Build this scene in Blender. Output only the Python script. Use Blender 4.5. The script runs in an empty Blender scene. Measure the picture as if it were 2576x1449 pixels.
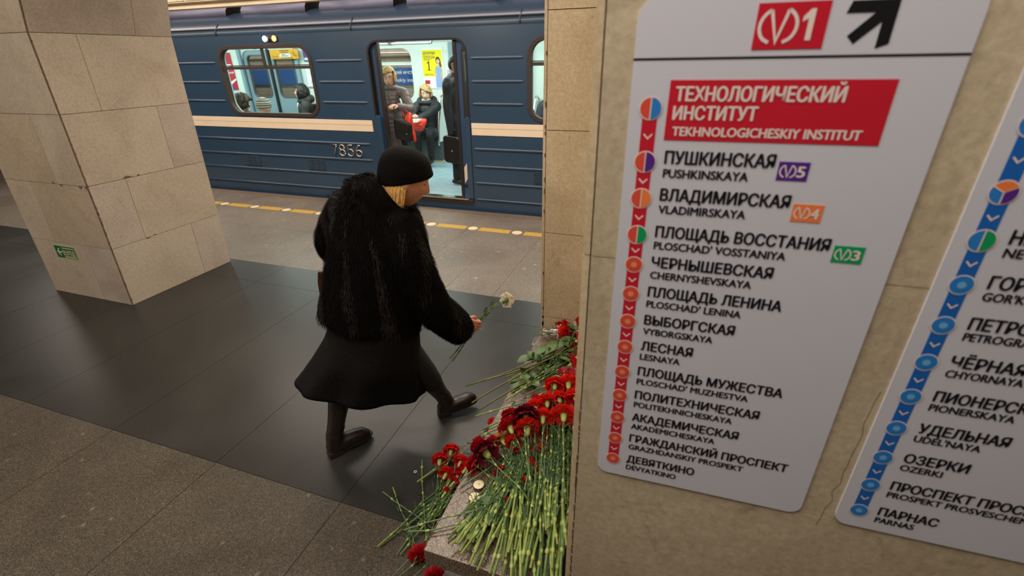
import bpy, math, random
import numpy as np
from mathutils import Vector, Matrix, noise
from mathutils.bvhtree import BVHTree

C = bpy.context.scene.collection
scene = bpy.context.scene
PI = math.pi
rnd = random.Random(7)

# ------------------------------------------------------------------ camera, world, light, exposure
CAM = Vector((0.0, 0.0, 1.8))
YAW, PITCH, ROLL, FPX = math.radians(-19.371), math.radians(26.25), math.radians(-1.044), 1172.6
_f = Vector((math.sin(YAW) * math.cos(PITCH), math.cos(YAW) * math.cos(PITCH), -math.sin(PITCH)))
_r = Vector((math.cos(YAW), -math.sin(YAW), 0.0))
_u = _r.cross(_f)
RT = _r * math.cos(ROLL) + _u * math.sin(ROLL)
UP = _u * math.cos(ROLL) - _r * math.sin(ROLL)
cam_d = bpy.data.cameras.new('camera')
cam = bpy.data.objects.new('camera', cam_d)
C.objects.link(cam)
cam.matrix_world = Matrix(((RT.x, UP.x, -_f.x, CAM.x), (RT.y, UP.y, -_f.y, CAM.y), (RT.z, UP.z, -_f.z, CAM.z), (0, 0, 0, 1)))
cam_d.sensor_width = 36.0
cam_d.lens = FPX / 2576 * 36.0
cam_d.clip_start = 0.02
cam_d.clip_end = 100
cam_d.dof.use_dof = True
cam_d.dof.focus_distance = 2.2
cam_d.dof.aperture_fstop = 3.2
scene.camera = cam

world = bpy.data.worlds.new('world')
scene.world = world
world.use_nodes = True
world.node_tree.nodes['Background'].inputs[0].default_value = (0.10, 0.075, 0.05, 1)
world.node_tree.nodes['Background'].inputs[1].default_value = 0.3

scene.view_settings.view_transform = 'Standard'
scene.view_settings.look = 'None'
scene.view_settings.gamma = 1.0
scene.view_settings.use_curve_mapping = False
scene.view_settings.exposure = 0.0


def area(name, loc, target, sx, sy, power, col, spread=180):
    d = bpy.data.lights.new(name, 'AREA')
    d.shape = 'RECTANGLE'
    d.size, d.size_y = sx, sy
    d.energy = power
    d.color = col
    d.spread = math.radians(spread)
    o = bpy.data.objects.new(name, d)
    C.objects.link(o)
    o.location = loc
    o.rotation_euler = (Vector(target) - Vector(loc)).to_track_quat('-Z', 'Y').to_euler()
    return o


WARM = (1.0, 0.895, 0.775)
# station lamps out of view, plus fills added for pillar, pier and train roof
area('hall_light', (-1.2, 0.1, 3.35), (-1.2, 0.4, 0), 4.0, 1.0, 98, WARM)
area('hall_light', (-6.5, -1.6, 3.2), (-5.0, 1.6, 0.9), 4.0, 0.8, 95, WARM)  # added fill aimed at the front of the left pillar
area('platform_light', (-4.0, 4.05, 2.74), (-4.0, 4.4, 0), 12.0, 0.4, 200, WARM)
area('pier_fill', (-1.25, 2.55, 2.68), (-1.0, 2.1, 0), 1.2, 0.4, 34, WARM)  # added fill that brightens the pier, not a fitting of the passage
area('roof_fill', (-4.5, 5.45, 3.35), (-4.5, 5.9, 2.3), 12.0, 0.3, 110, (1.0, 0.82, 0.74))  # added fill for the train roof, which the cornice shades
area('tunnel_light', (-6.0, 8.45, 3.1), (-6.0, 8.95, 1.0), 12.0, 0.25, 190, (1.0, 0.9, 0.8))
COOL = (0.87, 1.0, 0.95)


def px_ray(px, py):
    return _f + RT * ((px - 1288) / FPX) - UP * ((py - 724.5) / FPX)


def onz(px, py, z=0.0):
    d = px_ray(px, py)
    return CAM + d * ((z - CAM.z) / d.z)


def ony(px, py, y):
    d = px_ray(px, py)
    return CAM + d * (y / d.y)


# ------------------------------------------------------------------ materials
def lin(c):
    if isinstance(c, str):
        c = tuple(int(c[i:i + 2], 16) / 255 for i in (0, 2, 4))
    return tuple(x / 12.92 if x <= 0.04045 else ((x + 0.055) / 1.055) ** 2.4 for x in c) + (1.0,)


def new_mat(name):
    m = bpy.data.materials.new(name)
    m.use_nodes = True
    nt = m.node_tree
    return m, nt, nt.nodes['Principled BSDF']


def ramp(nt, fac, stops):
    r = nt.nodes.new('ShaderNodeValToRGB')
    el = r.color_ramp.elements
    while len(el) < len(stops):
        el.new(0.5)
    for e, (p, c) in zip(el, stops):
        e.position = p
        e.color = lin(c)
    nt.links.new(fac, r.inputs[0])
    return r.outputs[0]


def coords(nt, scale=(1, 1, 1)):
    t = nt.nodes.new('ShaderNodeTexCoord')
    mp = nt.nodes.new('ShaderNodeMapping')
    mp.inputs['Scale'].default_value = scale
    nt.links.new(t.outputs['Object'], mp.inputs[0])
    return mp.outputs[0]


def noise_tex(nt, vec, scale, detail=4, rough=0.55, dist=0.0):
    n = nt.nodes.new('ShaderNodeTexNoise')
    n.inputs['Scale'].default_value = scale
    n.inputs['Detail'].default_value = detail
    n.inputs['Roughness'].default_value = rough
    n.inputs['Distortion'].default_value = dist
    nt.links.new(vec, n.inputs['Vector'])
    return n.outputs['Fac']


def mixc(nt, fac, a, b, mode='MIX'):
    n = nt.nodes.new('ShaderNodeMix')
    n.data_type = 'RGBA'
    n.blend_type = mode
    for sock, v in ((n.inputs[0], fac), (n.inputs[6], a), (n.inputs[7], b)):
        if isinstance(v, (int, float)):
            sock.default_value = v
        elif isinstance(v, (str, tuple)):
            sock.default_value = lin(v)
        else:
            nt.links.new(v, sock)
    return n.outputs[2]


def bump(nt, bsdf, h, strength=0.2, dist=0.01):
    b = nt.nodes.new('ShaderNodeBump')
    b.inputs['Strength'].default_value = strength
    b.inputs['Distance'].default_value = dist
    nt.links.new(h, b.inputs['Height'])
    nt.links.new(b.outputs[0], bsdf.inputs['Normal'])


def plain(name, col, rough=0.5, metal=0.0, spec=0.5, var=0.0, vscale=20, emit=None, estr=0.0, bmp=0.0, bscale=200, sheen=0.0, coat=0.0, alpha=1.0, trans=0.0):
    m, nt, b = new_mat(name)
    b.inputs['Base Color'].default_value = lin(col)
    b.inputs['Roughness'].default_value = rough
    b.inputs['Metallic'].default_value = metal
    b.inputs['Specular IOR Level'].default_value = spec
    if sheen:
        b.inputs['Sheen Weight'].default_value = sheen
    if coat:
        b.inputs['Coat Weight'].default_value = coat
        b.inputs['Coat Roughness'].default_value = 0.15
    if alpha < 1:
        b.inputs['Alpha'].default_value = alpha
    if trans:
        b.inputs['Transmission Weight'].default_value = trans
    if emit:
        b.inputs['Emission Color'].default_value = lin(emit)
        b.inputs['Emission Strength'].default_value = estr
    if var or bmp:
        v = coords(nt)
    if var:
        c = lin(col)
        n = noise_tex(nt, v, vscale, 4)
        lo = tuple(max(0, x * (1 - var)) for x in c[:3])
        hi = tuple(min(1, x * (1 + var)) for x in c[:3])
        r = nt.nodes.new('ShaderNodeValToRGB')
        r.color_ramp.elements[0].position, r.color_ramp.elements[1].position = 0.3, 0.7
        r.color_ramp.elements[0].color = lo + (1,)
        r.color_ramp.elements[1].color = hi + (1,)
        nt.links.new(n, r.inputs[0])
        nt.links.new(r.outputs[0], b.inputs['Base Color'])
    if bmp:
        bump(nt, b, noise_tex(nt, v, bscale, 3), bmp, 0.004)
    return m


def marble(name, base, dark, stain, seed=0.0, rough=0.32, spots=0.5):
    m, nt, b = new_mat(name)
    v = coords(nt)
    off = nt.nodes.new('ShaderNodeVectorMath')
    off.operation = 'ADD'
    off.inputs[1].default_value = (seed, seed * 0.7, seed * 1.3)
    nt.links.new(v, off.inputs[0])
    v = off.outputs[0]
    n1 = noise_tex(nt, v, 2.2, 8, 0.62, 0.6)
    c = ramp(nt, n1, [(0.30, dark), (0.60, base)])
    n2 = noise_tex(nt, v, 9.0, 6, 0.65, 1.2)
    f2 = ramp(nt, n2, [(0.60, '000000'), (0.72, 'ffffff')])
    s = nt.nodes.new('ShaderNodeMath')
    s.operation = 'MULTIPLY'
    s.inputs[1].default_value = spots
    nt.links.new(f2, s.inputs[0])
    c = mixc(nt, s.outputs[0], c, stain)
    n3 = noise_tex(nt, v, 70.0, 4, 0.7)
    f3 = ramp(nt, n3, [(0.35, '9a9a9a'), (0.65, 'ffffff')])
    c = mixc(nt, 0.35, c, f3, 'MULTIPLY')
    # thin grey veins
    n4 = noise_tex(nt, v, 3.1, 5, 0.6, 2.0)
    f4 = ramp(nt, n4, [(0.485, '000000'), (0.5, '808080'), (0.515, '000000')])
    c = mixc(nt, f4, c, dark)
    nt.links.new(c, b.inputs['Base Color'])
    b.inputs['Roughness'].default_value = rough
    bump(nt, b, n2, 0.05, 0.004)
    return m


def granite(name, cols, scale, rough, blot='8a7a66', blotf=0.25, big=1.0, bigscale=14.0, scuff=0.25):
    m, nt, b = new_mat(name)
    v = coords(nt)
    vo = nt.nodes.new('ShaderNodeTexVoronoi')
    vo.inputs['Scale'].default_value = scale
    nt.links.new(v, vo.inputs['Vector'])
    sx = nt.nodes.new('ShaderNodeSeparateColor')
    nt.links.new(vo.outputs['Color'], sx.inputs[0])
    c = ramp(nt, sx.outputs[0], cols)
    if big:
        v2 = nt.nodes.new('ShaderNodeTexVoronoi')
        v2.inputs['Scale'].default_value = bigscale
        nt.links.new(v, v2.inputs['Vector'])
        s2 = nt.nodes.new('ShaderNodeSeparateColor')
        nt.links.new(v2.outputs['Color'], s2.inputs[0])
        pick = ramp(nt, s2.outputs[1], [(0.80, '000000'), (0.82, 'ffffff')])
        near = ramp(nt, v2.outputs['Distance'], [(0.09, 'ffffff'), (0.19, '000000')])
        f = mixc(nt, 1.0, pick, near, 'MULTIPLY')
        f = mixc(nt, big, '000000', f)
        c = mixc(nt, f, c, blot)
    n = noise_tex(nt, v, 1.7, 6, 0.6, 0.8)
    w = ramp(nt, n, [(0.3, '8c8c8c'), (0.7, 'ffffff')])
    c = mixc(nt, blotf * 2, c, w, 'MULTIPLY')
    nt.links.new(c, b.inputs['Base Color'])
    rr = nt.nodes.new('ShaderNodeMapRange')
    rr.inputs['To Min'].default_value = rough - scuff * 0.4
    rr.inputs['To Max'].default_value = rough + scuff * 0.4
    nt.links.new(n, rr.inputs['Value'])
    nt.links.new(rr.outputs[0], b.inputs['Roughness'])
    return m


M = {}
M['marble'] = marble('marble', 'cabaa6', 'b9a894', '8a7464', 0.0, 0.35, 0.26)
M['marble_pink'] = marble('marble_pink', 'c6b6a6', 'b3a294', '84705e', 11.0, 0.35, 0.25)
M['marble_tan'] = marble('marble_tan', 'c3b099', 'b09d86', '7c6650', 21.0, 0.35, 0.3)
M['marble_sign'] = marble('marble_sign', 'cebfa4', 'b4a388', '8f7a58', 5.0, 0.3, 0.5)
M['marble_pier'] = marble('marble_pier', 'dcc8a6', 'c4ae8c', '94795a', 9.0, 0.3, 0.45)
M['marble_back'] = marble('marble_back', 'b4ab98', '9a907e', '7a6e5e', 3.0, 0.5, 0.3)
M['joint'] = plain('joint', '40342a', 0.9)
M['chip'] = plain('chip', '6b5646', 0.9, var=0.3, vscale=60)
M['slab_dark'] = granite('slab_dark', [(0.0, '2a2927'), (0.5, '302f2d'), (1.0, '373633')], 420, 0.36, '55524a', 0.28, 0.0, scuff=0.22)
M['slab_hall'] = granite('slab_hall', [(0.0, '2f2a24'), (0.45, '494238'), (0.8, '5c5349'), (1.0, '766a5c')], 330, 0.42, '8a7c6a', 0.2, 0.6, 16, scuff=0.2)
M['slab_platform'] = granite('slab_platform', [(0.0, '524a42'), (0.4, '70675d'), (0.8, '85796c'), (1.0, '9c9083')], 300, 0.45, 'b49d88', 0.2, 0.8, 9, scuff=0.2)
M['slab_edge'] = granite('slab_edge', [(0.0, '5c4c3e'), (0.5, '73614f'), (1.0, '8a7561')], 300, 0.5, 'a48f78', 0.2, 0.3, 9)
M['granite_red'] = granite('granite_red', [(0.0, '1e1814'), (0.34, '3c3029'), (0.48, '75634f'), (0.78, '8b7763'), (1.0, 'a58e78')], 430, 0.35, 'b89a80', 0.15, 0.0)
M['yellow_paint'] = plain('yellow_paint', 'b18e3c', 0.6, var=0.18, vscale=40)
M['disc_cream'] = plain('disc_cream', 'd3c09a', 0.6, var=0.15, vscale=60)
M['plaster'] = plain('plaster', 'c9bda6', 0.8, var=0.06, vscale=3)
M['cornice'] = plain('cornice', 'd8c4a6', 0.6, var=0.08, vscale=8)
M['tunnel'] = plain('tunnel', '2a2622', 0.9)


# ------------------------------------------------------------------ mesh helpers
class MB:
    def __init__(self):
        self.v, self.f, self.m, self.s = [], [], [], []

    def face(self, idx, mi=0, smooth=False):
        self.f.append(tuple(idx))
        self.m.append(mi)
        self.s.append(smooth)

    def add(self, vs, fs, mi=0, smooth=False):
        b = len(self.v)
        self.v += [Vector(p) for p in vs]
        for f in fs:
            self.face([i + b for i in f], mi, smooth)
        return b

    def box(self, a, c, mi=0):
        x0, y0, z0 = a
        x1, y1, z1 = c
        vs = [(x0, y0, z0), (x1, y0, z0), (x1, y1, z0), (x0, y1, z0), (x0, y0, z1), (x1, y0, z1), (x1, y1, z1), (x0, y1, z1)]
        self.add(vs, [(0, 3, 2, 1), (4, 5, 6, 7), (0, 1, 5, 4), (1, 2, 6, 5), (2, 3, 7, 6), (3, 0, 4, 7)], mi)
        return self

    def grid(self, rows, mi=0, smooth=True, close_u=False, cap0=False, cap1=False):
        n = len(rows[0])
        b = len(self.v)
        for r in rows:
            self.v += [Vector(p) for p in r]
        k = n if close_u else n - 1
        for j in range(len(rows) - 1):
            for i in range(k):
                i2 = (i + 1) % n
                self.face((b + j * n + i, b + j * n + i2, b + (j + 1) * n + i2, b + (j + 1) * n + i), mi, smooth)
        if cap0:
            self.face([b + i for i in reversed(range(n))], mi, smooth)
        if cap1:
            self.face([b + (len(rows) - 1) * n + i for i in range(n)], mi, smooth)
        return self

    def tube(self, pts, rad, seg=8, mi=0, caps=True, flat=None, mis=None):
        pts = [Vector(p) for p in pts]
        if isinstance(rad, (int, float)):
            rad = [rad] * len(pts)
        rows = []
        nrm = None
        for i, p in enumerate(pts):
            t = (pts[min(i + 1, len(pts) - 1)] - pts[max(i - 1, 0)]).normalized()
            if nrm is None:
                nrm = t.cross(Vector((0, 0, 1)))
                if nrm.length < 0.05:
                    nrm = t.cross(Vector((1, 0, 0)))
                nrm.normalize()
            nrm = (nrm - t * nrm.dot(t)).normalized()
            bn = t.cross(nrm)
            k = flat or 1.0
            rows.append([p + (nrm * math.cos(2 * PI * j / seg) + bn * (k * math.sin(2 * PI * j / seg))) * rad[i] for j in range(seg)])
        f0 = len(self.f)
        self.grid(rows, mi, True, True, caps, caps)
        if mis:
            for j in range(len(rows) - 1):
                for i in range(seg):
                    self.m[f0 + j * seg + i] = mis[j]
        return self

    def ell(self, c, r, nu=16, nv=10, mi=0, rot=None):
        c = Vector(c)
        if isinstance(r, (int, float)):
            r = (r, r, r)
        rows = []
        for j in range(nv + 1):
            a = PI * j / nv
            ring = []
            for i in range(nu):
                b_ = 2 * PI * i / nu
                p = Vector((r[0] * math.sin(a) * math.cos(b_), r[1] * math.sin(a) * math.sin(b_), -r[2] * math.cos(a)))
                if rot:
                    p = rot @ p
                ring.append(c + p)
            rows.append(ring)
        self.grid(rows, mi, True, True)
        return self

    def prism(self, poly, fn, d0, d1, mi=0, mi_side=None):
        """poly of 2-D points, fn(a, b, depth) -> 3-D point"""
        n = len(poly)
        b = len(self.v)
        self.v += [Vector(fn(p[0], p[1], d0)) for p in poly] + [Vector(fn(p[0], p[1], d1)) for p in poly]
        ms = mi if mi_side is None else mi_side
        self.face([b + i for i in range(n)], mi)
        self.face([b + n + i for i in reversed(range(n))], mi)
        for i in range(n):
            j = (i + 1) % n
            self.face((b + i, b + n + i, b + n + j, b + j), ms)
        return self

    def frame(self, outer, inner, fn, d0, d1, mi=0):
        """ring between two loops of equal length, extruded d0..d1"""
        n = len(outer)
        b = len(self.v)
        for lp, d in ((outer, d0), (inner, d0), (outer, d1), (inner, d1)):
            self.v += [Vector(fn(p[0], p[1], d)) for p in lp]
        for i in range(n):
            j = (i + 1) % n
            self.face((b + i, b + j, b + n + j, b + n + i), mi)
            self.face((b + 2 * n + i, b + 3 * n + i, b + 3 * n + j, b + 2 * n + j), mi)
            self.face((b + i, b + 2 * n + i, b + 2 * n + j, b + j), mi)
            self.face((b + n + i, b + n + j, b + 3 * n + j, b + 3 * n + i), mi)
        return self


ORG = {}


def mesh_of(mb, mats, org=Vector((0, 0, 0)), name='mesh'):
    me = bpy.data.meshes.new(name)
    me.from_pydata([tuple(p - org) for p in mb.v], [], mb.f)
    for m in mats:
        me.materials.append(m)
    me.polygons.foreach_set('material_index', [min(i, len(mats) - 1) for i in mb.m])
    me.polygons.foreach_set('use_smooth', mb.s)
    me.update()
    return me


def as_mats(mats):
    mats = mats if isinstance(mats, (list, tuple)) else [mats]
    return [M[m] if isinstance(m, str) else m for m in mats]


def link(o, parent, org):
    C.objects.link(o)
    ORG[o.name] = org
    if parent is not None:
        o.parent = parent


def root_org(parent):
    return ORG[parent.name] if parent is not None else Vector((0, 0, 0))


def obj(name, mb, mats, parent=None, loc=None, bevel=0.0, segs=2):
    org = Vector(loc) if (loc is not None and parent is None) else root_org(parent)
    o = bpy.data.objects.new(name, mesh_of(mb, as_mats(mats), org, name))
    if parent is None:
        o.location = org
    link(o, parent, org)
    if bevel:
        bv = o.modifiers.new('bevel', 'BEVEL')
        bv.width, bv.segments, bv.limit_method, bv.angle_limit = bevel, segs, 'ANGLE', 0.6
    return o


def tag(o, label, cat=None, group=None, kind=None):
    o['label'] = label
    if cat:
        o['category'] = cat
    if group:
        o['group'] = group
    if kind:
        o['kind'] = kind
    return o


def thing(name, label, cat, loc, group=None):
    o = bpy.data.objects.new(name, None)
    o.empty_display_size = 0.1
    o.location = loc
    link(o, None, Vector(loc))
    return tag(o, label, cat, group)


def struct(name, mb, mats, label, parent=None, bevel=0.0, cat=None):
    o = obj(name, mb, mats, parent, bevel=bevel)
    tag(o, label, cat or name.split('_')[0], kind='structure')
    return o


def rrect(x0, y0, x1, y1, r, n=6):
    """rounded rectangle, counter-clockwise; r is one radius or four (bl, br, tr, tl)"""
    rs = r if isinstance(r, (list, tuple)) else (r, r, r, r)
    out = []
    for (cx, cy, a0), q in zip(((x0, y0, PI), (x1, y0, 1.5 * PI), (x1, y1, 0), (x0, y1, 0.5 * PI)), rs):
        ox = cx + q if cx == x0 else cx - q
        oy = cy + q if cy == y0 else cy - q
        for k in range(n + 1):
            a = a0 + 0.5 * PI * k / n
            out.append((ox + q * math.cos(a), oy + q * math.sin(a)))
    return out


def catmull(pts, per=6, closed=False):
    """dense points through tuples of any length"""
    pts = [np.array(p, float) for p in pts]
    n = len(pts)
    out = []
    rng = range(n if closed else n - 1)
    for i in rng:
        p1, p2 = pts[i], pts[(i + 1) % n]
        p0 = pts[(i - 1) % n] if (closed or i > 0) else 2 * p1 - p2
        p3 = pts[(i + 2) % n] if (closed or i < n - 2) else 2 * p2 - p1
        for k in range(per):
            t = k / per
            out.append(0.5 * ((2 * p1) + (p2 - p0) * t + (2 * p0 - 5 * p1 + 4 * p2 - p3) * t * t + (3 * p1 - p0 - 3 * p2 + p3) * t ** 3))
    if not closed:
        out.append(pts[-1])
    return out


_TXT = {}


def text_geo(s):
    """2-D outline mesh of a line of text, in units of the capital height, with its width"""
    key = s
    if key not in _TXT:
        cu = bpy.data.curves.new('lettering', 'FONT')
        cu.body = s
        cu.resolution_u = 3
        o = bpy.data.objects.new('lettering', cu)
        C.objects.link(o)
        dg = bpy.context.evaluated_depsgraph_get()
        e = o.evaluated_get(dg)
        me = e.to_mesh()
        vs = [(v.co.x, v.co.y) for v in me.vertices]
        fs = [tuple(p.vertices) for p in me.polygons]
        e.to_mesh_clear()
        bpy.data.objects.remove(o)
        bpy.data.curves.remove(cu)
        x0 = min(v[0] for v in vs)
        x1 = max(v[0] for v in vs)
        _TXT[key] = ([(v[0] - x0, v[1]) for v in vs], fs, x1 - x0)
    return _TXT[key]


CAPH = 0.729


def put_text(mb, s, fn, a, b, cap, width=None, wfac=None, depth=0.0, bold=0.0, mi=0):
    """write s with its baseline start at (a, b); fn(a, b, depth) maps to 3-D"""
    vs, fs, w = text_geo(s)
    ky = cap / CAPH
    kx = (width / w) if width else ky * (wfac or 1.0)
    # a heavier stroke: the outline laid down a few times, each shifted by a hair
    for e_, (sx, sy) in enumerate(((0, 0),) if not bold else ((-bold, 0), (bold, 0), (0, bold * 0.6), (0, -bold * 0.3))):
        mb.add([fn(a + (x + sx * ky / kx) * kx, b + (y + sy) * ky, depth + e_ * cap * 0.004) for x, y in vs], fs, mi)
    return w * kx


# rounded body built from overlapping tubes and ellipsoids, fused into one skin
class Blob:
    def __init__(self):
        self.mb = MB()

    def limb(self, pts, per=6, seg=14, flat=None, puff=0.0, npuff=0.0):
        """pts: (x, y, z, r)"""
        d = catmull(pts, per)
        n = len(d)
        rr = [max(0.002, q[3]) for q in d]
        if puff:
            rr = [r * (1 + puff * (abs(math.sin(PI * npuff * i / (n - 1))) - 0.5)) for i, r in enumerate(rr)]
        P = [Vector(q[:3]) for q in d]
        # round the ends
        t0 = (P[0] - P[1]).normalized() * rr[0]
        t1 = (P[-1] - P[-2]).normalized() * rr[-1]
        P = [P[0] + t0 * 0.92, P[0] + t0 * 0.6] + P + [P[-1] + t1 * 0.6, P[-1] + t1 * 0.92]
        rr = [rr[0] * 0.35, rr[0] * 0.8] + rr + [rr[-1] * 0.8, rr[-1] * 0.35]
        self.mb.tube(P, rr, seg, flat=flat)
        return self

    def ell(self, c, r, rot=None):
        self.mb.ell(c, r, 20, 14, rot=rot)
        return self

    def mesh(self, voxel, smooth=2):
        me = mesh_of(self.mb, [], name='skin')
        o = bpy.data.objects.new('skin', me)
        C.objects.link(o)
        r = o.modifiers.new('r', 'REMESH')
        r.mode = 'VOXEL'
        r.voxel_size = voxel
        r.use_smooth_shade = True
        if smooth:
            s = o.modifiers.new('s', 'SMOOTH')
            s.factor, s.iterations = 0.5, smooth
        dg = bpy.context.evaluated_depsgraph_get()
        e = o.evaluated_get(dg).to_mesh()
        out = MB()
        out.v = [v.co.copy() for v in e.vertices]
        out.f = [tuple(p.vertices) for p in e.polygons]
        out.m = [0] * len(out.f)
        out.s = [True] * len(out.f)
        o.evaluated_get(dg).to_mesh_clear()
        bpy.data.objects.remove(o)
        bpy.data.meshes.remove(me)
        return out


def paint(mb, fn):
    """give every face the material index fn(centre)"""
    for i, f in enumerate(mb.f):
        c = sum((mb.v[k] for k in f), Vector()) / len(f)
        q = fn(c)
        if q is not None:
            mb.m[i] = q


def merge(a, b, off=0):
    base = len(a.v)
    a.v += b.v
    for f, m, s in zip(b.f, b.m, b.s):
        a.face([i + base for i in f], m + off, s)
    return a

# ------------------------------------------------------------------ the setting
# floor: granite slabs laid in three bands
fl = MB()
fl.box((-16, -6, -0.30), (4, 5.47, -0.0035), 0)


def slabs(xs, ys, mi, gap=0.0016):
    for i in range(len(xs) - 1):
        for j in range(len(ys) - 1):
            fl.box((xs[i] + gap, ys[j] + gap, -0.02), (xs[i + 1] - gap, ys[j + 1] - gap, 0.0), mi)


slabs([-15.49 + 0.75 * k for k in range(26)], [-6, -4.1, -2.35, -0.61, 1.13], 1)
slabs([-15.49 + 0.75 * k for k in range(26)], [1.13, 2.877], 2, 0.0013)
slabs([-15.49 + 0.75 * k for k in range(26)], [2.877, 3.243], 2, 0.0013)
slabs([-15.72 + 0.45 * k for k in range(43)], [3.243, 4.155], 3, 0.0012)
slabs([-15.72 + 0.9 * k for k in range(22)], [4.155, 5.33], 3, 0.0012)
slabs([-15.9 + 1.2 * k for k in range(17)], [5.33, 5.47], 4)
struct('floor', fl, ['joint', 'slab_hall', 'slab_dark', 'slab_platform', 'slab_edge'], 'speckled granite station floor with a dark polished band between lighter bands', cat='floor')

# yellow safety line inlaid along the platform
t = thing('safety_line', 'yellow safety line with cream discs along the platform edge', 'floor line', (-4, 4.815, 0))
k = 0
for k in range(-14, 5):
    xc = -2.169 + 0.55 * k
    d = MB()
    d.prism([(xc + 0.058 * math.cos(a), 4.815 + 0.058 * math.sin(a)) for a in [2 * PI * i / 20 for i in range(20)]], lambda a, b, z: (a, b, z), 0.0035, -0.004)
    obj('disc', d, 'disc_cream', t)
    s = MB()
    s.prism([(xc + 0.085, 4.758), (xc + 0.465, 4.758), (xc + 0.465, 4.872), (xc + 0.085, 4.872)], lambda a, b, z: (a, b, z), 0.0025, -0.004)
    obj('stripe_segment', s, 'yellow_paint', t)


# marble-clad pillar on the left, leaning slightly and flaring above two metres
def lean(z):
    return 0.056 * z


def flare(z):
    return 0.24 * (z - 2.0) if z > 2.0 else 0.0


PX0, PX1, PY0, PY1 = -5.117, -4.136, 2.207, 3.19


def pf_front(a, z, d):
    x0, x1 = PX0 + lean(z) - flare(z), PX1 + lean(z) + flare(z)
    return (x0 + (x1 - x0) * a, PY0 - d, z)


def pf_right(a, z, d):
    return (PX1 + lean(z) + flare(z) + d, PY0 + (PY1 - PY0) * a, z)


def pf_left(a, z, d):
    return (PX0 + lean(z) - flare(z) - d, PY0 + (PY1 - PY0) * (1 - a), z)


def pf_back(a, z, d):
    x0, x1 = PX0 + lean(z) - flare(z), PX1 + lean(z) + flare(z)
    return (x1 + (x0 - x1) * a, PY1 + d, z)


core = MB()
zs = [0, 0.5, 1, 1.5, 2, 2.15, 2.3, 2.6, 3.0]
ci = 0.028
core.grid([[(PX0 + lean(z) - flare(z) + ci, PY0 + ci, z), (PX1 + lean(z) + flare(z) - ci, PY0 + ci, z), (PX1 + lean(z) + flare(z) - ci, PY1 - ci, z), (PX0 + lean(z) - flare(z) + ci, PY1 - ci, z)] for z in zs], 0, False, True)
mrnd = random.Random(4)
for fn, first in ((pf_front, 0.66), (pf_right, 0.70), (pf_left, 0.4), (pf_back, 0.6)):
    for r in range(6):
        z0, z1 = 0.5 * r, 0.5 * r + 0.5
        s_ = first if r % 2 == 0 else 1 - first - 0.02
        for a0, a1 in ((0.006, s_), (s_, 0.994)):
            g = 0.0016
            smi = mrnd.choice((1, 1, 3, 4))
            ga = 0.0016
            zz = [z0 + g, z1 - g] if z1 <= 2.01 else [z0 + g, z0 + 0.12, z0 + 0.25, z0 + 0.38, z1 - g]
            for p, q in zip(zz[:-1], zz[1:]):
                core.prism([(a0 + ga, p), (a1 - ga, p), (a1 - ga, q), (a0 + ga, q)], fn, 0.0, -0.03, smi)
# broken arrises and chips along the joints
crnd = random.Random(3)


def chip(mb, fn, a, z, w, h, mi=2):
    n = 7
    up = crnd.random() < 0.4
    pts = [(a + w * (i / (n - 1) - 0.5), z + (h if up else -h) * math.sin(PI * i / (n - 1)) * crnd.uniform(0.5, 1.1)) for i in range(n)]
    if not up:
        pts = pts[::-1]
    mb.prism(pts[::-1] if False else pts, fn, 0.0012, -0.004, mi)


for fn, a, z, w, h in ((pf_right, 0.30, 1.0, 0.10, 0.022), (pf_right, 0.385, 1.0, 0.03, 0.015), (pf_right, 0.30, 0.5, 0.05, 0.012), (pf_right, 0.36, 0.5, 0.03, 0.012),
                       (pf_front, 0.62, 1.0, 0.05, 0.02), (pf_front, 0.70, 1.0, 0.04, 0.024), (pf_front, 0.92, 1.0, 0.05, 0.022), (pf_front, 0.985, 1.0, 0.03, 0.03)):
    chip(core, fn, a, z, w, h)
for i in range(60):
    z = crnd.uniform(0.02, 2.4)
    w = crnd.uniform(0.004, 0.012)
    h = crnd.uniform(0.01, 0.05)
    if z > 1.2 and i % 2:
        continue
    core.prism([(0.0, z), (w, z + h * 0.3), (w * 0.7, z + h), (0.0, z + h)], pf_right, 0.0012, -0.004, 2)
core.grid([[pf_front(0.992, z, 0.0005), pf_front(1.0, z, 0.0005), pf_right(0.0, z, 0.0), pf_right(0.006, z, 0.0005)] for z in zs], 2, False)
struct('pillar', core, ['joint', 'marble', 'chip', 'marble_pink', 'marble_tan'], 'pale marble-clad pillar with chipped joints and a green exit sign', cat='pillar')

# far pier at the end of the granite bench
pr = MB()
pr.box((-0.598, 2.235, 0), (1.4, 3.19, 3.0), 0)


def pier_f(a, z, d):
    return (a, 2.212 - d, z)


pz = [0.0, 0.412, 0.495, 0.99, 1.495, 1.98, 2.48, 3.0]
for z0, z1 in zip(pz[:-1], pz[1:]):
    for a0, a1 in ((-0.594, 0.25), (0.25, 1.4)):
        pr.prism([(a0 + .0015, z0 + .0015), (a1 - .0015, z0 + .0015), (a1 - .0015, z1 - .0015), (a0 + .0015, z1 - .0015)], pier_f, 0.0, -0.03, 1)
    pr.box((-0.610, 2.216, z0 + 0.001), (-0.5965, 3.19, z1 - 0.001), 1)
for i in range(16):
    z = crnd.uniform(0.42, 0.62) if i < 6 else crnd.uniform(0.5, 1.9)
    h = crnd.uniform(0.006, 0.03)
    w = crnd.uniform(0.001, 0.003 if i > 5 else 0.005)
    pr.prism([(-0.6, z), (-0.594 + w, z + h * 0.3), (-0.594 + w * 0.6, z + h), (-0.6, z + h)], pier_f, 0.0015, -0.004, 2)
struct('pillar', pr, ['joint', 'marble_pier', 'chip'], 'warm lit marble pier rising behind the flower-covered granite bench', cat='pillar')

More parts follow.
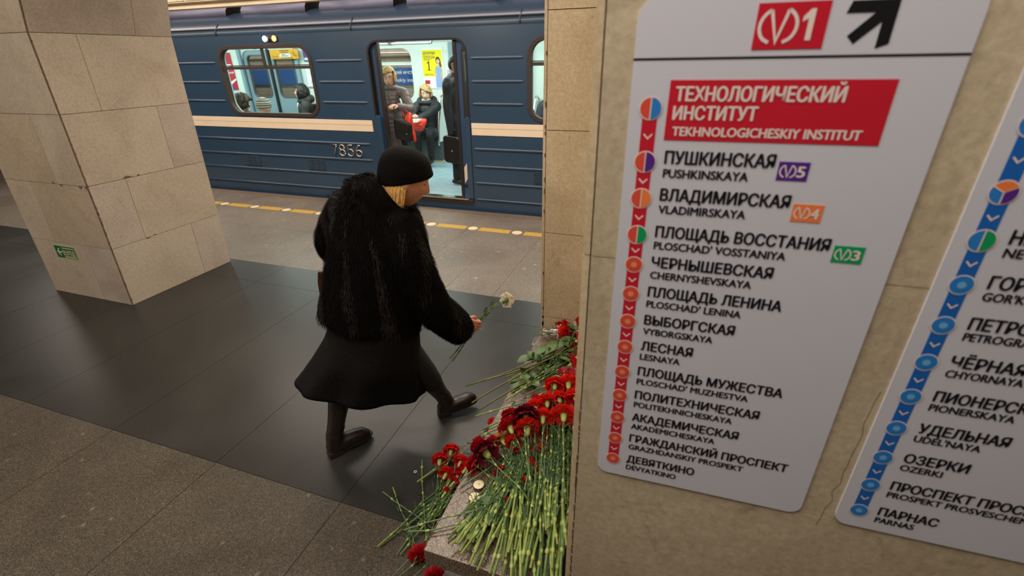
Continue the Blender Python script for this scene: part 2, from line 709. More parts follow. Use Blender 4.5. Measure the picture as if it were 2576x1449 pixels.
# near pylon with the route signs
TH = 0.032
WD = Vector((math.cos(TH), math.sin(TH), 0))
WN = Vector((math.sin(TH), -math.cos(TH), 0))
WC = Vector((-0.1212, 0.755, 0))


def wf(u, z, d):
    return WC + WD * u + WN * d + Vector((0, 0, z))


wl = MB()
wl.prism([(-0.010, 0), (3.0, 0), (3.0, 3.0), (-0.010, 3.0)], wf, -0.02, -1.40, 0)
for r, (z0, z1) in enumerate(((0, 0.4935), (0.4935, 0.9935), (0.9935, 1.4885), (1.4885, 1.985), (1.985, 3.0))):
    us = [0.002, 0.485, 1.3, 2.1, 3.0] if r % 2 == 0 else [0.002, 0.97, 1.75, 3.0]
    if z0 == 0.9935 or r == 3:
        us = [0.002, 1.05, 1.9, 3.0]
    for a0, a1 in zip(us[:-1], us[1:]):
        wl.prism([(a0 + .0008, z0 + .0008), (a1 - .0008, z0 + .0008), (a1 - .0008, z1 - .0008), (a0 + .0008, z1 - .0008)], wf, 0.0, -0.025, 1)
    wl.prism([(-0.0125, z0 + .001), (0.0, z0 + .001), (0.0, z1 - .001), (-0.0125, z1 - .001)], wf, -0.0035, -1.40, 2)
for i in range(40):
    z = crnd.uniform(0.45, 1.15)
    h = crnd.uniform(0.004, 0.02)
    wl.prism([(-0.001, z), (0.002, z), (0.003, z + h), (-0.001, z + h)], wf, 0.0004, -0.004, 3)
# a fine crack between the two signs
ck = []
for i in range(15):
    z = 1.30 - 0.33 * i / 14
    ck.append((0.487 + crnd.uniform(-0.005, 0.005) - 0.014 * max(0, i - 6) / 8, z))
for (a0, z0), (a1, z1) in zip(ck[:-1], ck[1:]):
    wl.prism([(a0, z0), (a1, z1), (a1 + 0.0009, z1), (a0 + 0.0009, z0)], wf, 0.0003, -0.002, 3)
struct('wall_right', wl, ['joint', 'marble_sign', 'marble_pier', 'chip'], 'cream veined marble pylon wall carrying the route signs', cat='wall')

# granite bench slab between the pylon and the pier
bn = MB()
bn.box((-0.602, 0.812, 0.33), (-0.184, 2.208, 0.40))
b_ = thing('granite_bench', 'speckled pink granite bench slab heaped with flowers beside the marble pylon', 'bench', (-0.36, 1.5, 0))
obj('seat_slab', bn, 'granite_red', b_, bevel=0.004)
sp = MB()
sp.box((-0.50, 0.93, 0.0), (-0.19, 1.05, 0.33))
obj('support_block', sp, 'granite_red', b_, bevel=0.004)
sp = MB()
sp.box((-0.50, 1.95, 0.0), (-0.19, 2.07, 0.33))
obj('support_block', sp, 'granite_red', b_, bevel=0.004)

# cornice above the platform edge, vaults, tunnel wall behind the train
cn = MB()
cn.prism([(4.98, 2.405), (5.10, 2.405), (5.10, 2.46), (5.03, 2.465), (5.03, 2.95), (4.90, 2.95), (4.90, 2.462), (4.98, 2.455)][::-1], lambda y, z, x: (x, y, z), -15, 3.5, 0)
for kk in range(40):
    for rr_ in range(5):
        x = -15 + 0.46 * kk + (0.23 if rr_ % 2 else 0)
        cn.box((x, 4.885, 2.475 + 0.09 * rr_), (x + 0.445, 4.905, 2.555 + 0.09 * rr_), 1)
struct('trim_1', cn, ['cornice', 'marble_pier'], 'beige cornice with brick-like tiles hanging above the train roof', cat='cornice')
vl = MB()
rows = []
for i in range(17):
    a = PI * i / 16
    rows.append([(x, 5.9 - 3.0 * math.cos(a), 2.75 + 1.0 * math.sin(a)) for x in (-16, -8, 0, 4)])
vl.grid(rows, 0, True)
rows = []
for i in range(17):
    a = PI * i / 16
    rows.append([(x, -1.5 - 3.9 * math.cos(a), 2.75 + 1.4 * math.sin(a)) for x in (-16, -8, 0, 4)])
vl.grid(rows, 0, True)
vl.box((-16, 2.38, 2.72), (4, 2.92, 3.4), 0)
struct('ceiling', vl, ['plaster'], 'cream plaster vaults over the hall and the platform', cat='ceiling')
bw = MB()
bw.box((-16, 9.0, -1.4), (4, 9.3, 4.0), 0)
for kx_ in range(28):
    for kz in range(5):
        x = -16 + 0.75 * kx_
        bw.box((x + .002, 8.985, 0.02 + 0.6 * kz), (x + 0.748, 9.01, 0.616 + 0.6 * kz), 1)
struct('wall_back', bw, ['joint', 'marble_back'], 'grey marble tunnel wall seen through the train windows', cat='wall')
tb = MB()
tb.box((-16, 5.47, -1.4), (4, 9.0, -1.3))
tb.box((-16, 5.40, -1.4), (4, 5.469, -0.31))
struct('floor', tb, ['tunnel'], 'dark track bed below the train', cat='floor')
wo = MB()
wo.box((-16, -5.6, 0), (4, -5.4, 3.0))
struct('wall_front', wo, ['marble'], 'marble wall on the far side of the hall', cat='wall')
we = MB()
we.box((-16.2, -5.6, -1.4), (-16, 9.3, 4.2))
struct('wall_left', we, ['plaster'], 'end wall of the station beyond the left edge', cat='wall')
we = MB()
we.box((4, -5.6, -1.4), (4.2, 9.3, 4.2))
struct('wall_side', we, ['plaster'], 'end wall of the station beyond the right edge', cat='wall')

# ------------------------------------------------------------------ route signs
M['sign_white'] = plain('sign_white', 'cbccd8', 0.28)
M['sign_line'] = plain('sign_line', '23232a', 0.4)
M['print_black'] = plain('print_black', '17171c', 0.35)
M['print_red'] = plain('print_red', 'c41f33', 0.3)
M['print_red_mid'] = plain('print_red_mid', 'd8503f', 0.3)
M['print_red_light'] = plain('print_red_light', 'ea8a66', 0.3)
M['print_pale'] = plain('print_pale', 'ecd6cf', 0.3)
M['print_blue'] = plain('print_blue', '1c63b8', 0.3)
M['print_blue_mid'] = plain('print_blue_mid', '2b7fce', 0.3)
M['print_blue_light'] = plain('print_blue_light', '6fb0e4', 0.3)
M['print_purple'] = plain('print_purple', '55298c', 0.3)
M['print_orange'] = plain('print_orange', 'ec7f45', 0.3)
M['print_green'] = plain('print_green', '109a5e', 0.3)
M['print_white'] = plain('print_white', 'e6d8d4', 0.3)


def ribbon(mb, pts, w, fn, depth, mi=0):
    n = len(pts)
    P = [Vector((p[0], p[1])) for p in pts]
    L = []
    for i in range(n):
        t_ = (P[min(i + 1, n - 1)] - P[max(i - 1, 0)]).normalized()
        nn = Vector((-t_.y, t_.x))
        k_ = 1.0
        if 0 < i < n - 1:
            c_ = (P[i] - P[i - 1]).normalized().dot((P[i + 1] - P[i]).normalized())
            k_ = min(2.2, 1 / max(0.4, math.sqrt(max(0.01, (1 + c_) / 2))))
        L.append((P[i] + nn * (w * 0.5 * k_), P[i] - nn * (w * 0.5 * k_)))
    vs = []
    for a, b in L:
        vs += [fn(a.x, a.y, depth), fn(b.x, b.y, depth)]
    mb.add(vs, [(2 * i, 2 * i + 1, 2 * i + 3, 2 * i + 2) for i in range(n - 1)], mi)


def logo(mb, cx, cy, s, fn, depth, mi=0):
    """two round brackets joined by a V"""
    p = []
    for k in range(12):
        a = math.radians(238 - k * 11.2)
        p.append((cx - 0.04 * s + 0.50 * s * math.cos(a), cy + 0.5 * s * math.sin(a)))
    p[0] = (p[0][0] + 0.10 * s, cy - 0.46 * s)
    q = [(2 * cx - x, y) for x, y in p[::-1]]
    ribbon(mb, p, 0.10 * s, fn, depth, mi)
    ribbon(mb, q, 0.10 * s, fn, depth, mi)
    ribbon(mb, [p[-1], (cx, cy - 0.44 * s), q[0]], 0.10 * s, fn, depth, mi)


def disc_poly(cx, cy, r, a0=0.0, a1=2 * PI, n=28):
    full = abs(a1 - a0 - 2 * PI) < 1e-6
    pts = [(cx + r * math.cos(a0 + (a1 - a0) * i / n), cy + r * math.sin(a0 + (a1 - a0) * i / n)) for i in range(n if full else n + 1)]
    if not full:
        pts.append((cx, cy))
    return pts


def flat(mb, poly, fn, depth, mi=0):
    mb.add([fn(p[0], p[1], depth) for p in poly], [tuple(range(len(poly)))], mi)


def badge(parent, name, poly, mats, num, fn, size):
    mb = MB()
    mb.prism(poly, fn, 0.0036, 0.0028, 0)
    cx = sum(p[0] for p in poly) / 4
    cy = sum(p[1] for p in poly) / 4
    logo(mb, cx - size * 0.36, cy, size, fn, 0.0040, 1)
    if num == '1':
        x_, z_, h_ = cx + size * 0.32, cy - size * 0.42, size * 0.88
        flat(mb, [(x_ + size * 0.16, z_), (x_ + size * 0.32, z_), (x_ + size * 0.32, z_ + h_), (x_ + size * 0.19, z_ + h_), (x_, z_ + h_ * 0.76), (x_, z_ + h_ * 0.60), (x_ + size * 0.16, z_ + h_ * 0.70)], fn, 0.0040, 1)
        return obj(name, mb, mats, parent)
    put_text(mb, num, fn, cx + size * 0.30, cy - size * 0.42, size * 0.86, width=size * (0.52 if num != '1' else 0.36), depth=0.0040, bold=0.035, mi=1)
    return obj(name, mb, mats, parent)


def station_dot(parent, u, z, r, main, mid, light, others):
    mb = MB()
    flat(mb, disc_poly(u, z, r), wf, 0.0038, 0)
    flat(mb, disc_poly(u, z, r * 0.90), wf, 0.0040, 1)
    if not others:
        flat(mb, disc_poly(u, z, r * 0.62), wf, 0.0042, 2)
        flat(mb, disc_poly(u, z, r * 0.34), wf, 0.0044, 3)
    else:
        n = len(others)
        for k, _ in enumerate(others):
            if n == 1:
                a0, a1 = -PI / 2, PI / 2
            else:
                a0 = -PI / 2 + k * 2 * PI / 3
                a1 = a0 + 2 * PI / 3
            flat(mb, disc_poly(u, z, r * 0.90, a0, a1, 14), wf, 0.0042, 4 + k)
            for a in (a0, a1):
                ribbon(mb, [(u, z), (u + r * 0.95 * math.cos(a), z + r * 0.95 * math.sin(a))], r * 0.09, wf, 0.0044, 0)
    return obj('station_dot', mb, ['print_pale', mid, mid, light] + list(others), parent)


def route_sign(u0, zb, zt, label, main, mid, light, dots, rows, tu, du, header):
    t = thing('route_sign', label, 'sign', wf(u0 + 0.2, zb, 0))
    mb = MB()
    mb.prism(rrect(u0, zb, u0 + 0.3925, 1.7945, [0.022, 0.022, 0.001, 0.001]), wf, 0.003, 0.0, 0)
    obj('route_panel', mb, 'sign_white', t)
    mb = MB()
    mb.prism(rrect(u0, 1.7965, u0 + 0.3925, zt, [0.001, 0.001, 0.03, 0.03]), wf, 0.003, 0.0, 0)
    obj('header_panel', mb, 'sign_white', t)
    mb = MB()
    mb.prism([(u0, 1.7940), (u0 + 0.3925, 1.7940), (u0 + 0.3925, 1.7970), (u0, 1.7970)], wf, 0.0034, 0.0, 0)
    obj('divider_line', mb, 'sign_line', t)
    # the coloured line with its chevrons
    mb = MB()
    mb.prism([(du - 0.0107, dots[-1][0]), (du + 0.0107, dots[-1][0]), (du + 0.0107, dots[0][0]), (du - 0.0107, dots[0][0])], wf, 0.0034, 0.0028, 0)
    for (za, _, ra), (zc, _, rc) in zip(dots[:-1], dots[1:]):
        zm = (za + zc) / 2 - 0.001
        ribbon(mb, [(du - 0.0062, zm + 0.0035), (du, zm - 0.003), (du + 0.0062, zm + 0.0035)], 0.0022, wf, 0.0037, 1)
    obj('route_line', mb, [main, 'print_pale'], t)
    for z, oth, r in dots:
        station_dot(t, du, z, r, main, mid, light, oth)
    mb = MB()
    for s, z, cap, w, kind in rows:
        put_text(mb, s, wf, tu, z, cap, width=w, wfac=0.70, depth=0.0036, bold=0.034)
    obj('lettering', mb, 'print_black', t)
    header(t)
    return t


R1, R2 = 0.0166, 0.0150
dz = 0.05555
rows1, dots1 = [], []
names1 = [('ПУШКИНСКАЯ', 'PUSHKINSKAYA', 0.1500, 0.1190), ('ВЛАДИМИРСКАЯ', 'VLADIMIRSKAYA', 0.1815, 0.1260), ('ПЛОЩАДЬ ВОССТАНИЯ', "PLOSCHAD' VOSSTANIYA", 0.2480, 0.1940),
          ('ЧЕРНЫШЕВСКАЯ', 'CHERNYSHEVSKAYA', 0.1825, 0.1560), ('ПЛОЩАДЬ ЛЕНИНА', "PLOSCHAD' LENINA", 0.2070, 0.1510), ('ВЫБОРГСКАЯ', 'VYBORGSKAYA', 0.1470, 0.1160),
          ('ЛЕСНАЯ', 'LESNAYA', 0.0880, 0.0697), ('ПЛОЩАДЬ МУЖЕСТВА', "PLOSCHAD' MUZHESTVA", 0.2446, 0.1936), ('ПОЛИТЕХНИЧЕСКАЯ', 'POLITEKHNICHESKAYA', 0.2181, 0.1770),
          ('АКАДЕМИЧЕСКАЯ', 'AKADEMICHESKAYA', 0.1935, 0.1560), ('ГРАЖДАНСКИЙ ПРОСПЕКТ', 'GRAZHDANSKIY PROSPEKT', 0.2885, 0.2160), ('ДЕВЯТКИНО', 'DEVYATKINO', 0.1315, 0.0994)]
zz1 = [1.6525, 1.5955, 1.5345, 1.4810, 1.4255, 1.3697, 1.3147, 1.2580, 1.2020, 1.1463, 1.0911, 1.0338]
dots1.append((1.7307, ['print_blue_mid'], R1))
oth1 = {0: ['print_purple'], 1: ['print_orange'], 2: ['print_green']}
for i, (a, b, wa, wb) in enumerate(names1):
    rows1.append((a, zz1[i], 0.0190, wa, 0))
    rows1.append((b, zz1[i] - 0.0208, 0.0134, wb, 1))
    dots1.append((zz1[i] + 0.0012, oth1.get(i, []), R1 if i < 3 else R2))


def head1(t):
    badge(t, 'line_badge', [(0.1960, 1.8045), (0.2780, 1.8045), (0.2780, 1.8575), (0.1960, 1.8575)], ['print_red', 'print_white'], '1', wf, 0.040)
    mb = MB()
    ar = [(0.3000, 1.8560), (0.3500, 1.8560), (0.3500, 1.8085), (0.3365, 1.8035), (0.3365, 1.8330), (0.3115, 1.8090), (0.3030, 1.8180), (0.3275, 1.8430), (0.2960, 1.8430)]
    mb.prism(ar[::-1], wf, 0.0036, 0.0028, 0)
    obj('arrow', mb, 'print_black', t)
    mb = MB()
    mb.prism([(0.0995, 1.6870), (0.3735, 1.6870), (0.3735, 1.7685), (0.0995, 1.7685)], wf, 0.0036, 0.0028, 0)
    put_text(mb, 'ТЕХНОЛОГИЧЕСКИЙ', wf, 0.1090, 1.7410, 0.0190, width=0.2105, depth=0.0040, bold=0.034, mi=1)
    put_text(mb, 'ИНСТИТУТ', wf, 0.1085, 1.7158, 0.0185, width=0.1105, depth=0.0040, bold=0.034, mi=1)
    put_text(mb, 'TEKHNOLOGICHESKIY INSTITUT', wf, 0.1105, 1.6935, 0.0130, width=0.2400, depth=0.0040, bold=0.034, mi=1)
    obj('station_banner', mb, ['print_red', 'print_white'], t)
    for n, u, z, m_ in (('5', 0.2608, 1.6355, 'print_purple'), ('4', 0.2922, 1.5762, 'print_orange'), ('3', 0.3595, 1.5180, 'print_green')):
        badge(t, 'line_badge', [(u, z), (u + 0.0395, z), (u + 0.0395, z + 0.0265), (u, z + 0.0265)], [m_, 'print_white'], n, wf, 0.0185)


route_sign(0.0455, 0.991, 1.872, 'white route sign with a red line of stations and a red banner', 'print_red', 'print_red_mid', 'print_red_light', dots1, rows1, 0.1050, 0.0762, head1)

names2 = [('СЕННАЯ ПЛОЩАДЬ', "SENNAYA PLOSCHAD'"), ('НЕВСКИЙ ПРОСПЕКТ', 'NEVSKIY PROSPEKT'), ('ГОРЬКОВСКАЯ', "GOR'KOVSKAYA"), ('ПЕТРОГРАДСКАЯ', 'PETROGRADSKAYA'), ('ЧЁРНАЯ РЕЧКА', 'CHYORNAYA RECHKA'),
          ('ПИОНЕРСКАЯ', 'PIONERSKAYA'), ('УДЕЛЬНАЯ', "UDEL'NAYA"), ('ОЗЕРКИ', 'OZERKI'), ('ПРОСПЕКТ ПРОСВЕЩЕНИЯ', 'PROSPEKT PROSVESCHENIYA'), ('ПАРНАС', 'PARNAS')]
rows2, dots2 = [], [(1.7180, ['print_red_mid'], R1)]
oth2 = {0: ['print_purple', 'print_orange'], 1: ['print_green']}
for i, (a, b) in enumerate(names2):
    z = 1.0333 + 0.0665 * (9 - i)
    cl = 0.0147 * len(a) * (1.02 if len(a) < 10 else 1.0)
    rows2.append((a, z, 0.0200, cl, 0))
    rows2.append((b, z - 0.0190, 0.0138, 0.0100 * len(b), 1))
    dots2.append((z + 0.002, oth2.get(i, []), R1 if i < 2 else 0.0155))
route_sign(0.4955, 0.992, 1.872, 'white route sign with a blue line of stations, beside the red-line sign', 'print_blue', 'print_blue_mid', 'print_blue_light', dots2, rows2, 0.5575, 0.5275, lambda t: None)

# exit sign on the pillar
M['sign_green'] = plain('sign_green', '1d5a3c', 0.5)
M['sign_glow'] = plain('sign_glow', 'b3b98c', 0.6)
ex = thing('exit_sign', 'small green exit sign with an arrow on the marble pillar', 'sign', pf_front(0.36, 0.45, 0))
E0, E1, EZ0, EZ1 = 0.265, 0.530, 0.350, 0.470


def exf(a, b, d):
    z = EZ0 + (EZ1 - EZ0) * b
    return pf_front(E0 + (E1 - E0) * a, z, d)


mb = MB()
mb.prism([(0, 0), (1, 0), (1, 1), (0, 1)], exf, 0.003, 0.0, 0)
obj('backing_plate', mb, 'sign_glow', ex)
mb = MB()
mb.prism([(0.02, 0.05), (0.365, 0.05), (0.365, 0.95), (0.02, 0.95)], exf, 0.0038, 0.002, 0)
mb.prism([(0.09, 0.5), (0.20, 0.22), (0.26, 0.22), (0.19, 0.44), (0.34, 0.44), (0.34, 0.56), (0.19, 0.56), (0.26, 0.78), (0.20, 0.78)], exf, 0.0044, 0.0034, 1)
obj('arrow_field', mb, ['sign_green', 'sign_glow'], ex)
mb = MB()
mb.prism([(0.385, 0.05), (0.98, 0.05), (0.98, 0.95), (0.385, 0.95)], exf, 0.0038, 0.002, 0)
put_text(mb, 'ВЫХОД', exf, 0.41, 0.32, 0.36, width=0.54, depth=0.0044, bold=0.03, mi=1)
for b0, b1 in ((0.78, 0.86), (0.10, 0.18), (0.22, 0.25)):
    mb.prism([(0.41, b0), (0.95, b0), (0.95, b1), (0.41, b1)], exf, 0.0042, 0.0034, 1)
obj('lettering', mb, ['sign_green', 'sign_glow'], ex)

# ------------------------------------------------------------------ the train
M['train_blue'] = plain('train_blue', '2b4258', 0.30, spec=0.6, var=0.06, vscale=2, coat=0.25)
M['train_roof'] = plain('train_roof', '5a5862', 0.45, var=0.15, vscale=4)
M['roof_hood'] = plain('roof_hood', '666c86', 0.45, var=0.1, vscale=5)
M['band_cream'] = plain('band_cream', 'e4ceb2', 0.45, var=0.03, vscale=6)
M['rubber'] = plain('rubber', '33251c', 0.65)
M['rubber_black'] = plain('rubber_black', '0d0c0c', 0.6)
M['door_blue'] = plain('door_blue', '2a4668', 0.35, coat=0.2)
M['door_dark'] = plain('door_dark', '14110f', 0.5)
M['door_brown'] = plain('door_brown', '23170f', 0.5)
M['chrome'] = plain('chrome', 'd6d6d0', 0.18, metal=1.0)
M['digit_metal'] = plain('digit_metal', 'd6cdbf', 0.22, metal=1.0)
M['inner_wall'] = plain('inner_wall', 'd8e1db', 0.45)
M['inner_ceiling'] = plain('inner_ceiling', 'e6ebe6', 0.5)
M['inner_door'] = plain('inner_door', '8299a3', 0.4)
M['lino'] = plain('lino', '8ca6ae', 0.5, var=0.12, vscale=6)
M['seat_brown'] = plain('seat_brown', '3a2c22', 0.4)
M['kick_grey'] = plain('kick_grey', '4c5352', 0.5)
M['yellow_edge'] = plain('yellow_edge', 'b8a860', 0.5)
M['tube_light'] = plain('tube_light', 'ffffff', 0.5, emit='eafff6', estr=6.0)
M['lamp_white'] = plain('lamp_white', 'ffffff', 0.3, emit='fff4ff', estr=22.0)
M['lamp_orange'] = plain('lamp_orange', 'ffb060', 0.3, emit='ff8a2a', estr=14.0)
M['lamp_dark'] = plain('lamp_dark', '20100c', 0.2)

gm = bpy.data.materials.new('window_glass')
gm.use_nodes = True
nt = gm.node_tree
nt.nodes.clear()
o_ = nt.nodes.new('ShaderNodeOutputMaterial')
tr_ = nt.nodes.new('ShaderNodeBsdfTransparent')
tr_.inputs[0].default_value = (0.93, 0.97, 0.95, 1)
gl_ = nt.nodes.new('ShaderNodeBsdfGlossy')
gl_.inputs['Roughness'].default_value = 0.03
fr_ = nt.nodes.new('ShaderNodeFresnel')
fr_.inputs[0].default_value = 1.45
mx_ = nt.nodes.new('ShaderNodeMixShader')
nt.links.new(fr_.outputs[0], mx_.inputs[0])
nt.links.new(tr_.outputs[0], mx_.inputs[1])
nt.links.new(gl_.outputs[0], mx_.inputs[2])
nt.links.new(mx_.outputs[0], o_.inputs[0])
M['glass'] = gm

YT, YF = 5.54, 8.14          # near and far outer sides
ZF = 0.145                   # train floor
XL, XR = -14.5, 3.4
train = thing('subway_train', 'dark blue subway train with cream band standing at the platform, door open', 'train', (-5.4, 6.84, ZF))


def side(x, z, d):
    return (x, YT - d, z)


def farside(x, z, d):
    return (x, YF + d, z)


def outer_for(inner, x0, z0, x1, z1, n):
    """points on the rectangle matching a rounded loop made by rrect"""
    out = []
    cs = ((x0, z0), (x1, z0), (x1, z1), (x0, z1))
    for c in range(4):
        seg = inner[c * (n + 1):(c + 1) * (n + 1)]
        first, last = seg[0], seg[-1]
        cx, cz = cs[c]
        # the projections of the arc's two ends on the two sides that meet here
        if c in (0, 2):
            A, B = (cx, first[1]), (last[0], cz)
        else:
            A, B = (first[0], cz), (cx, last[1])
        for k in range(n + 1):
            t_ = k / n
            if t_ < 0.5:
                q = t_ * 2
                out.append((A[0] + (cx - A[0]) * q, A[1] + (cz - A[1]) * q))
            else:
                q = t_ * 2 - 1
                out.append((cx + (B[0] - cx) * q, cz + (B[1] - cz) * q))
    return out


WZ0, WZ1 = 1.125, 2.005
DZ1 = 2.02
ZT, ZB = 2.14, -0.26
near_doors = [(-8.52, -7.18), (-3.80, -2.455), (0.95, 2.30)]
near_wins = [(-6.235, -4.665), (-1.705, -0.10)]
far_doors = [(-8.42, -7.10), (-3.80, -2.46), (0.95, 2.30)]
far_wins = [(-6.20, -4.60), (-1.70, -0.10)]


def body_side(fn, doors, wins, mats):
    mb = MB()
    items = sorted([(a, b, 'd') for a, b in doors] + [(a, b, 'w') for a, b in wins])
    x = XL
    th = -0.075
    for a, b, kind in items:
        if a > x:
            mb.prism([(x, ZB), (a, ZB), (a, ZT), (x, ZT)], fn, 0, th)
        if kind == 'w':
            lp = rrect(a + 0.02, WZ0 + 0.02, b - 0.02, WZ1 - 0.02, 0.17, 8)
            mb.frame(outer_for(lp, a, WZ0 - 0.1, b, WZ1 + 0.05, 8), lp, fn, 0, th)
            mb.prism([(a, ZB), (b, ZB), (b, WZ0 - 0.1), (a, WZ0 - 0.1)], fn, 0, th)
            mb.prism([(a, WZ1 + 0.05), (b, WZ1 + 0.05), (b, ZT), (a, ZT)], fn, 0, th)
        else:
            lp = rrect(a, ZF - 0.03, b, DZ1, [0.002, 0.002, 0.15, 0.15], 8)
            mb.frame(outer_for(lp, a, ZF - 0.04, b, DZ1 + 0.05, 8), lp, fn, 0, th)
            mb.prism([(a, ZB), (b, ZB), (b, ZF - 0.04), (a, ZF - 0.04)], fn, 0, th)
            mb.prism([(a, DZ1 + 0.05), (b, DZ1 + 0.05), (b, ZT), (a, ZT)], fn, 0, th)
        x = b
    mb.prism([(x, ZB), (XR, ZB), (XR, ZT), (x, ZT)], fn, 0, th)
    return mb


obj('body_side', body_side(side, near_doors, near_wins, 0), 'train_blue', train)
obj('body_side', body_side(farside, far_doors, far_wins, 0), 'train_blue', train)
# inner lining just inside the far side
mb = body_side(lambda x, z, d: (x, YF - 0.095 + d * 0.2, z), far_doors, far_wins, 0)
obj('inner_lining', mb, 'inner_wall', train)
mb = body_side(lambda x, z, d: (x, YT + 0.08 - d * 0.2, z), near_doors, near_wins, 0)
obj('inner_lining', mb, 'inner_wall', train)

# roof: drip ledge, curved shoulder
mb = MB()
prof = [(YT, ZT - 0.01), (YT - 0.006, ZT + 0.03), (YT + 0.004, ZT + 0.06), (YT + 0.03, ZT + 0.095), (YT + 0.07, ZT + 0.135), (YT + 0.15, ZT + 0.185), (YT + 0.30, ZT + 0.25), (YT + 0.6, ZT + 0.34), (YT + 1.3, ZT + 0.42)]
prof = prof + [(2 * 6.84 - y, z) for y, z in prof[::-1][1:]]
mb.grid([[(x, y, z) for y, z in prof] for x in (XL, XR)], 0, True)
obj('roof', mb, 'train_blue', train)
for x in (-6.16, -3.98, -1.8):
    mb = MB()
    mb.tube([(x, YT - 0.010 + 0.0, ZT + 0.0), (x, YT - 0.012, ZT + 0.03), (x, YT - 0.002, ZT + 0.062), (x, YT + 0.028, ZT + 0.1), (x, YT + 0.07, ZT + 0.14)], 0.008, 6)
    obj('roof_seam', mb, 'train_blue', train)
mb = MB()
mb.tube([(XL, YT + 0.012, ZT + 0.078), (XR, YT + 0.012, ZT + 0.078)], 0.012, 8)
obj('drip_rail', mb, 'train_blue', train)
# ventilation hoods along the roof edge
for x0, x1 in ((-7.95, -6.22), (-5.98, -4.86), (-4.66, -3.53), (-3.36, -2.18), (-2.0, -0.9)):
    mb = MB()
    hp = [(5.86, 2.355), (5.835, 2.40), (5.845, 2.46), (5.90, 2.53), (6.05, 2.58), (6.3, 2.60)]
    xs = [x0 + (x1 - x0) * f for f in (0.0, 0.34, 0.36, 0.96, 1.0)]
    inset = [0.03, 0.03, 0.0, 0.0, 0.0]
    mb.grid([[(x, y + i_, z) for y, z in hp] for x, i_ in zip(xs, inset)], 0, True)
    mb.add([(x1, y, z) for y, z in hp] + [(x1, 6.3, 2.40)], [tuple(range(7))], 1)
    mb.add([(x0, y + 0.03, z) for y, z in hp] + [(x0, 6.3, 2.40)], [tuple(range(6, -1, -1))], 1)
    obj('roof_hood', mb, ['roof_hood', 'door_dark'], train)
    mb = MB()
    for k in range(5):
        mb.box((x1 + 0.01, 5.95 + 0.03 * k, 2.40 + 0.03 * k), (x1 + 0.13, 5.96 + 0.03 * k, 2.42 + 0.03 * k))
    obj('hood_louvre', mb, 'door_dark', train)

# ribs
up = (1.808, 1.560, 1.312)
lo = (0.785, 0.570, 0.358, 0.140)
spans = [((-7.10, -6.30), up), ((-4.60, -3.88), up), ((-2.415, -1.76), up), ((-7.12, -3.93), lo), ((-2.43, 0.88), lo), ((-14, -8.6), up), ((-14, -8.6), lo)]
for (a, b), zs_ in spans:
    for z in zs_:
        mb = MB()
        n = 10
        pts = [(a, YT - 0.001, z), (a + 0.02, YT - 0.001, z), (a + 0.05, YT - 0.001, z), (b - 0.05, YT - 0.001, z), (b - 0.02, YT - 0.001, z), (b, YT - 0.001, z)]
        mb.tube(pts, [0.003, 0.012, 0.017, 0.017, 0.012, 0.003], 10)
        obj('rib', mb, 'train_blue', train)
# cream band
for a, b in ((-7.13, -3.86), (-2.435, 0.90), (-14, -8.6)):
    mb = MB()
    mb.prism([(a, 1.031), (b, 1.031), (b, 1.092), (a, 1.092)], side, 0.012, -0.002)
    mb.prism([(a, 0.950), (b, 0.950), (b, 1.029), (a, 1.029)], side, 0.009, -0.002)
    obj('cream_band', mb, 'band_cream', train, bevel=0.003)
mb = MB()
mb.prism([(XL, -0.055), (XR, -0.055), (XR, -0.048), (XL, -0.048)], side, 0.004, -0.002)
obj('skirt_seam', mb, 'door_dark', train)

# windows with frame, bars and glass
for kind, fn, wins in (('near', side, near_wins), ('far', farside, far_wins)):
    for a, b in wins:
        mb = MB()
        ol = rrect(a - 0.012, WZ0 - 0.012, b + 0.012, WZ1 + 0.012, 0.20, 8)
        il = rrect(a + 0.035, WZ0 + 0.035, b - 0.035, WZ1 - 0.035, 0.155, 8)
        mb.frame(ol, il, fn, 0.012, -0.06)
        fm_ = 'rubber' if kind == 'near' else 'inner_wall'
        fr = obj('window_frame', mb, fm_, train, bevel=0.004)
        mb = MB()
        zb_ = 1.725
        mb.prism([(a + 0.03, zb_ - 0.006), (b - 0.03, zb_ - 0.006), (b - 0.03, zb_ + 0.030), (a + 0.03, zb_ + 0.030)], fn, 0.004, -0.04)
        mb.prism([(a + 0.03, zb_ + 0.034), (b - 0.03, zb_ + 0.034), (b - 0.03, zb_ + 0.046), (a + 0.03, zb_ + 0.046)], fn, 0.010, -0.04)
        obj('window_bar', mb, fm_, fr)
        mb = MB()
        xm = a + 0.50 * (b - a)
        mb.prism([(xm - 0.014, zb_), (xm + 0.014, zb_), (xm + 0.014, WZ1 - 0.03), (xm - 0.014, WZ1 - 0.03)], fn, 0.002, -0.03)
        obj('vent_divider', mb, fm_, fr)
        mb = MB()
        mb.add([fn(p[0], p[1], -0.028) for p in il], [tuple(range(len(il)))])
        obj('glass', mb, 'glass', fr)

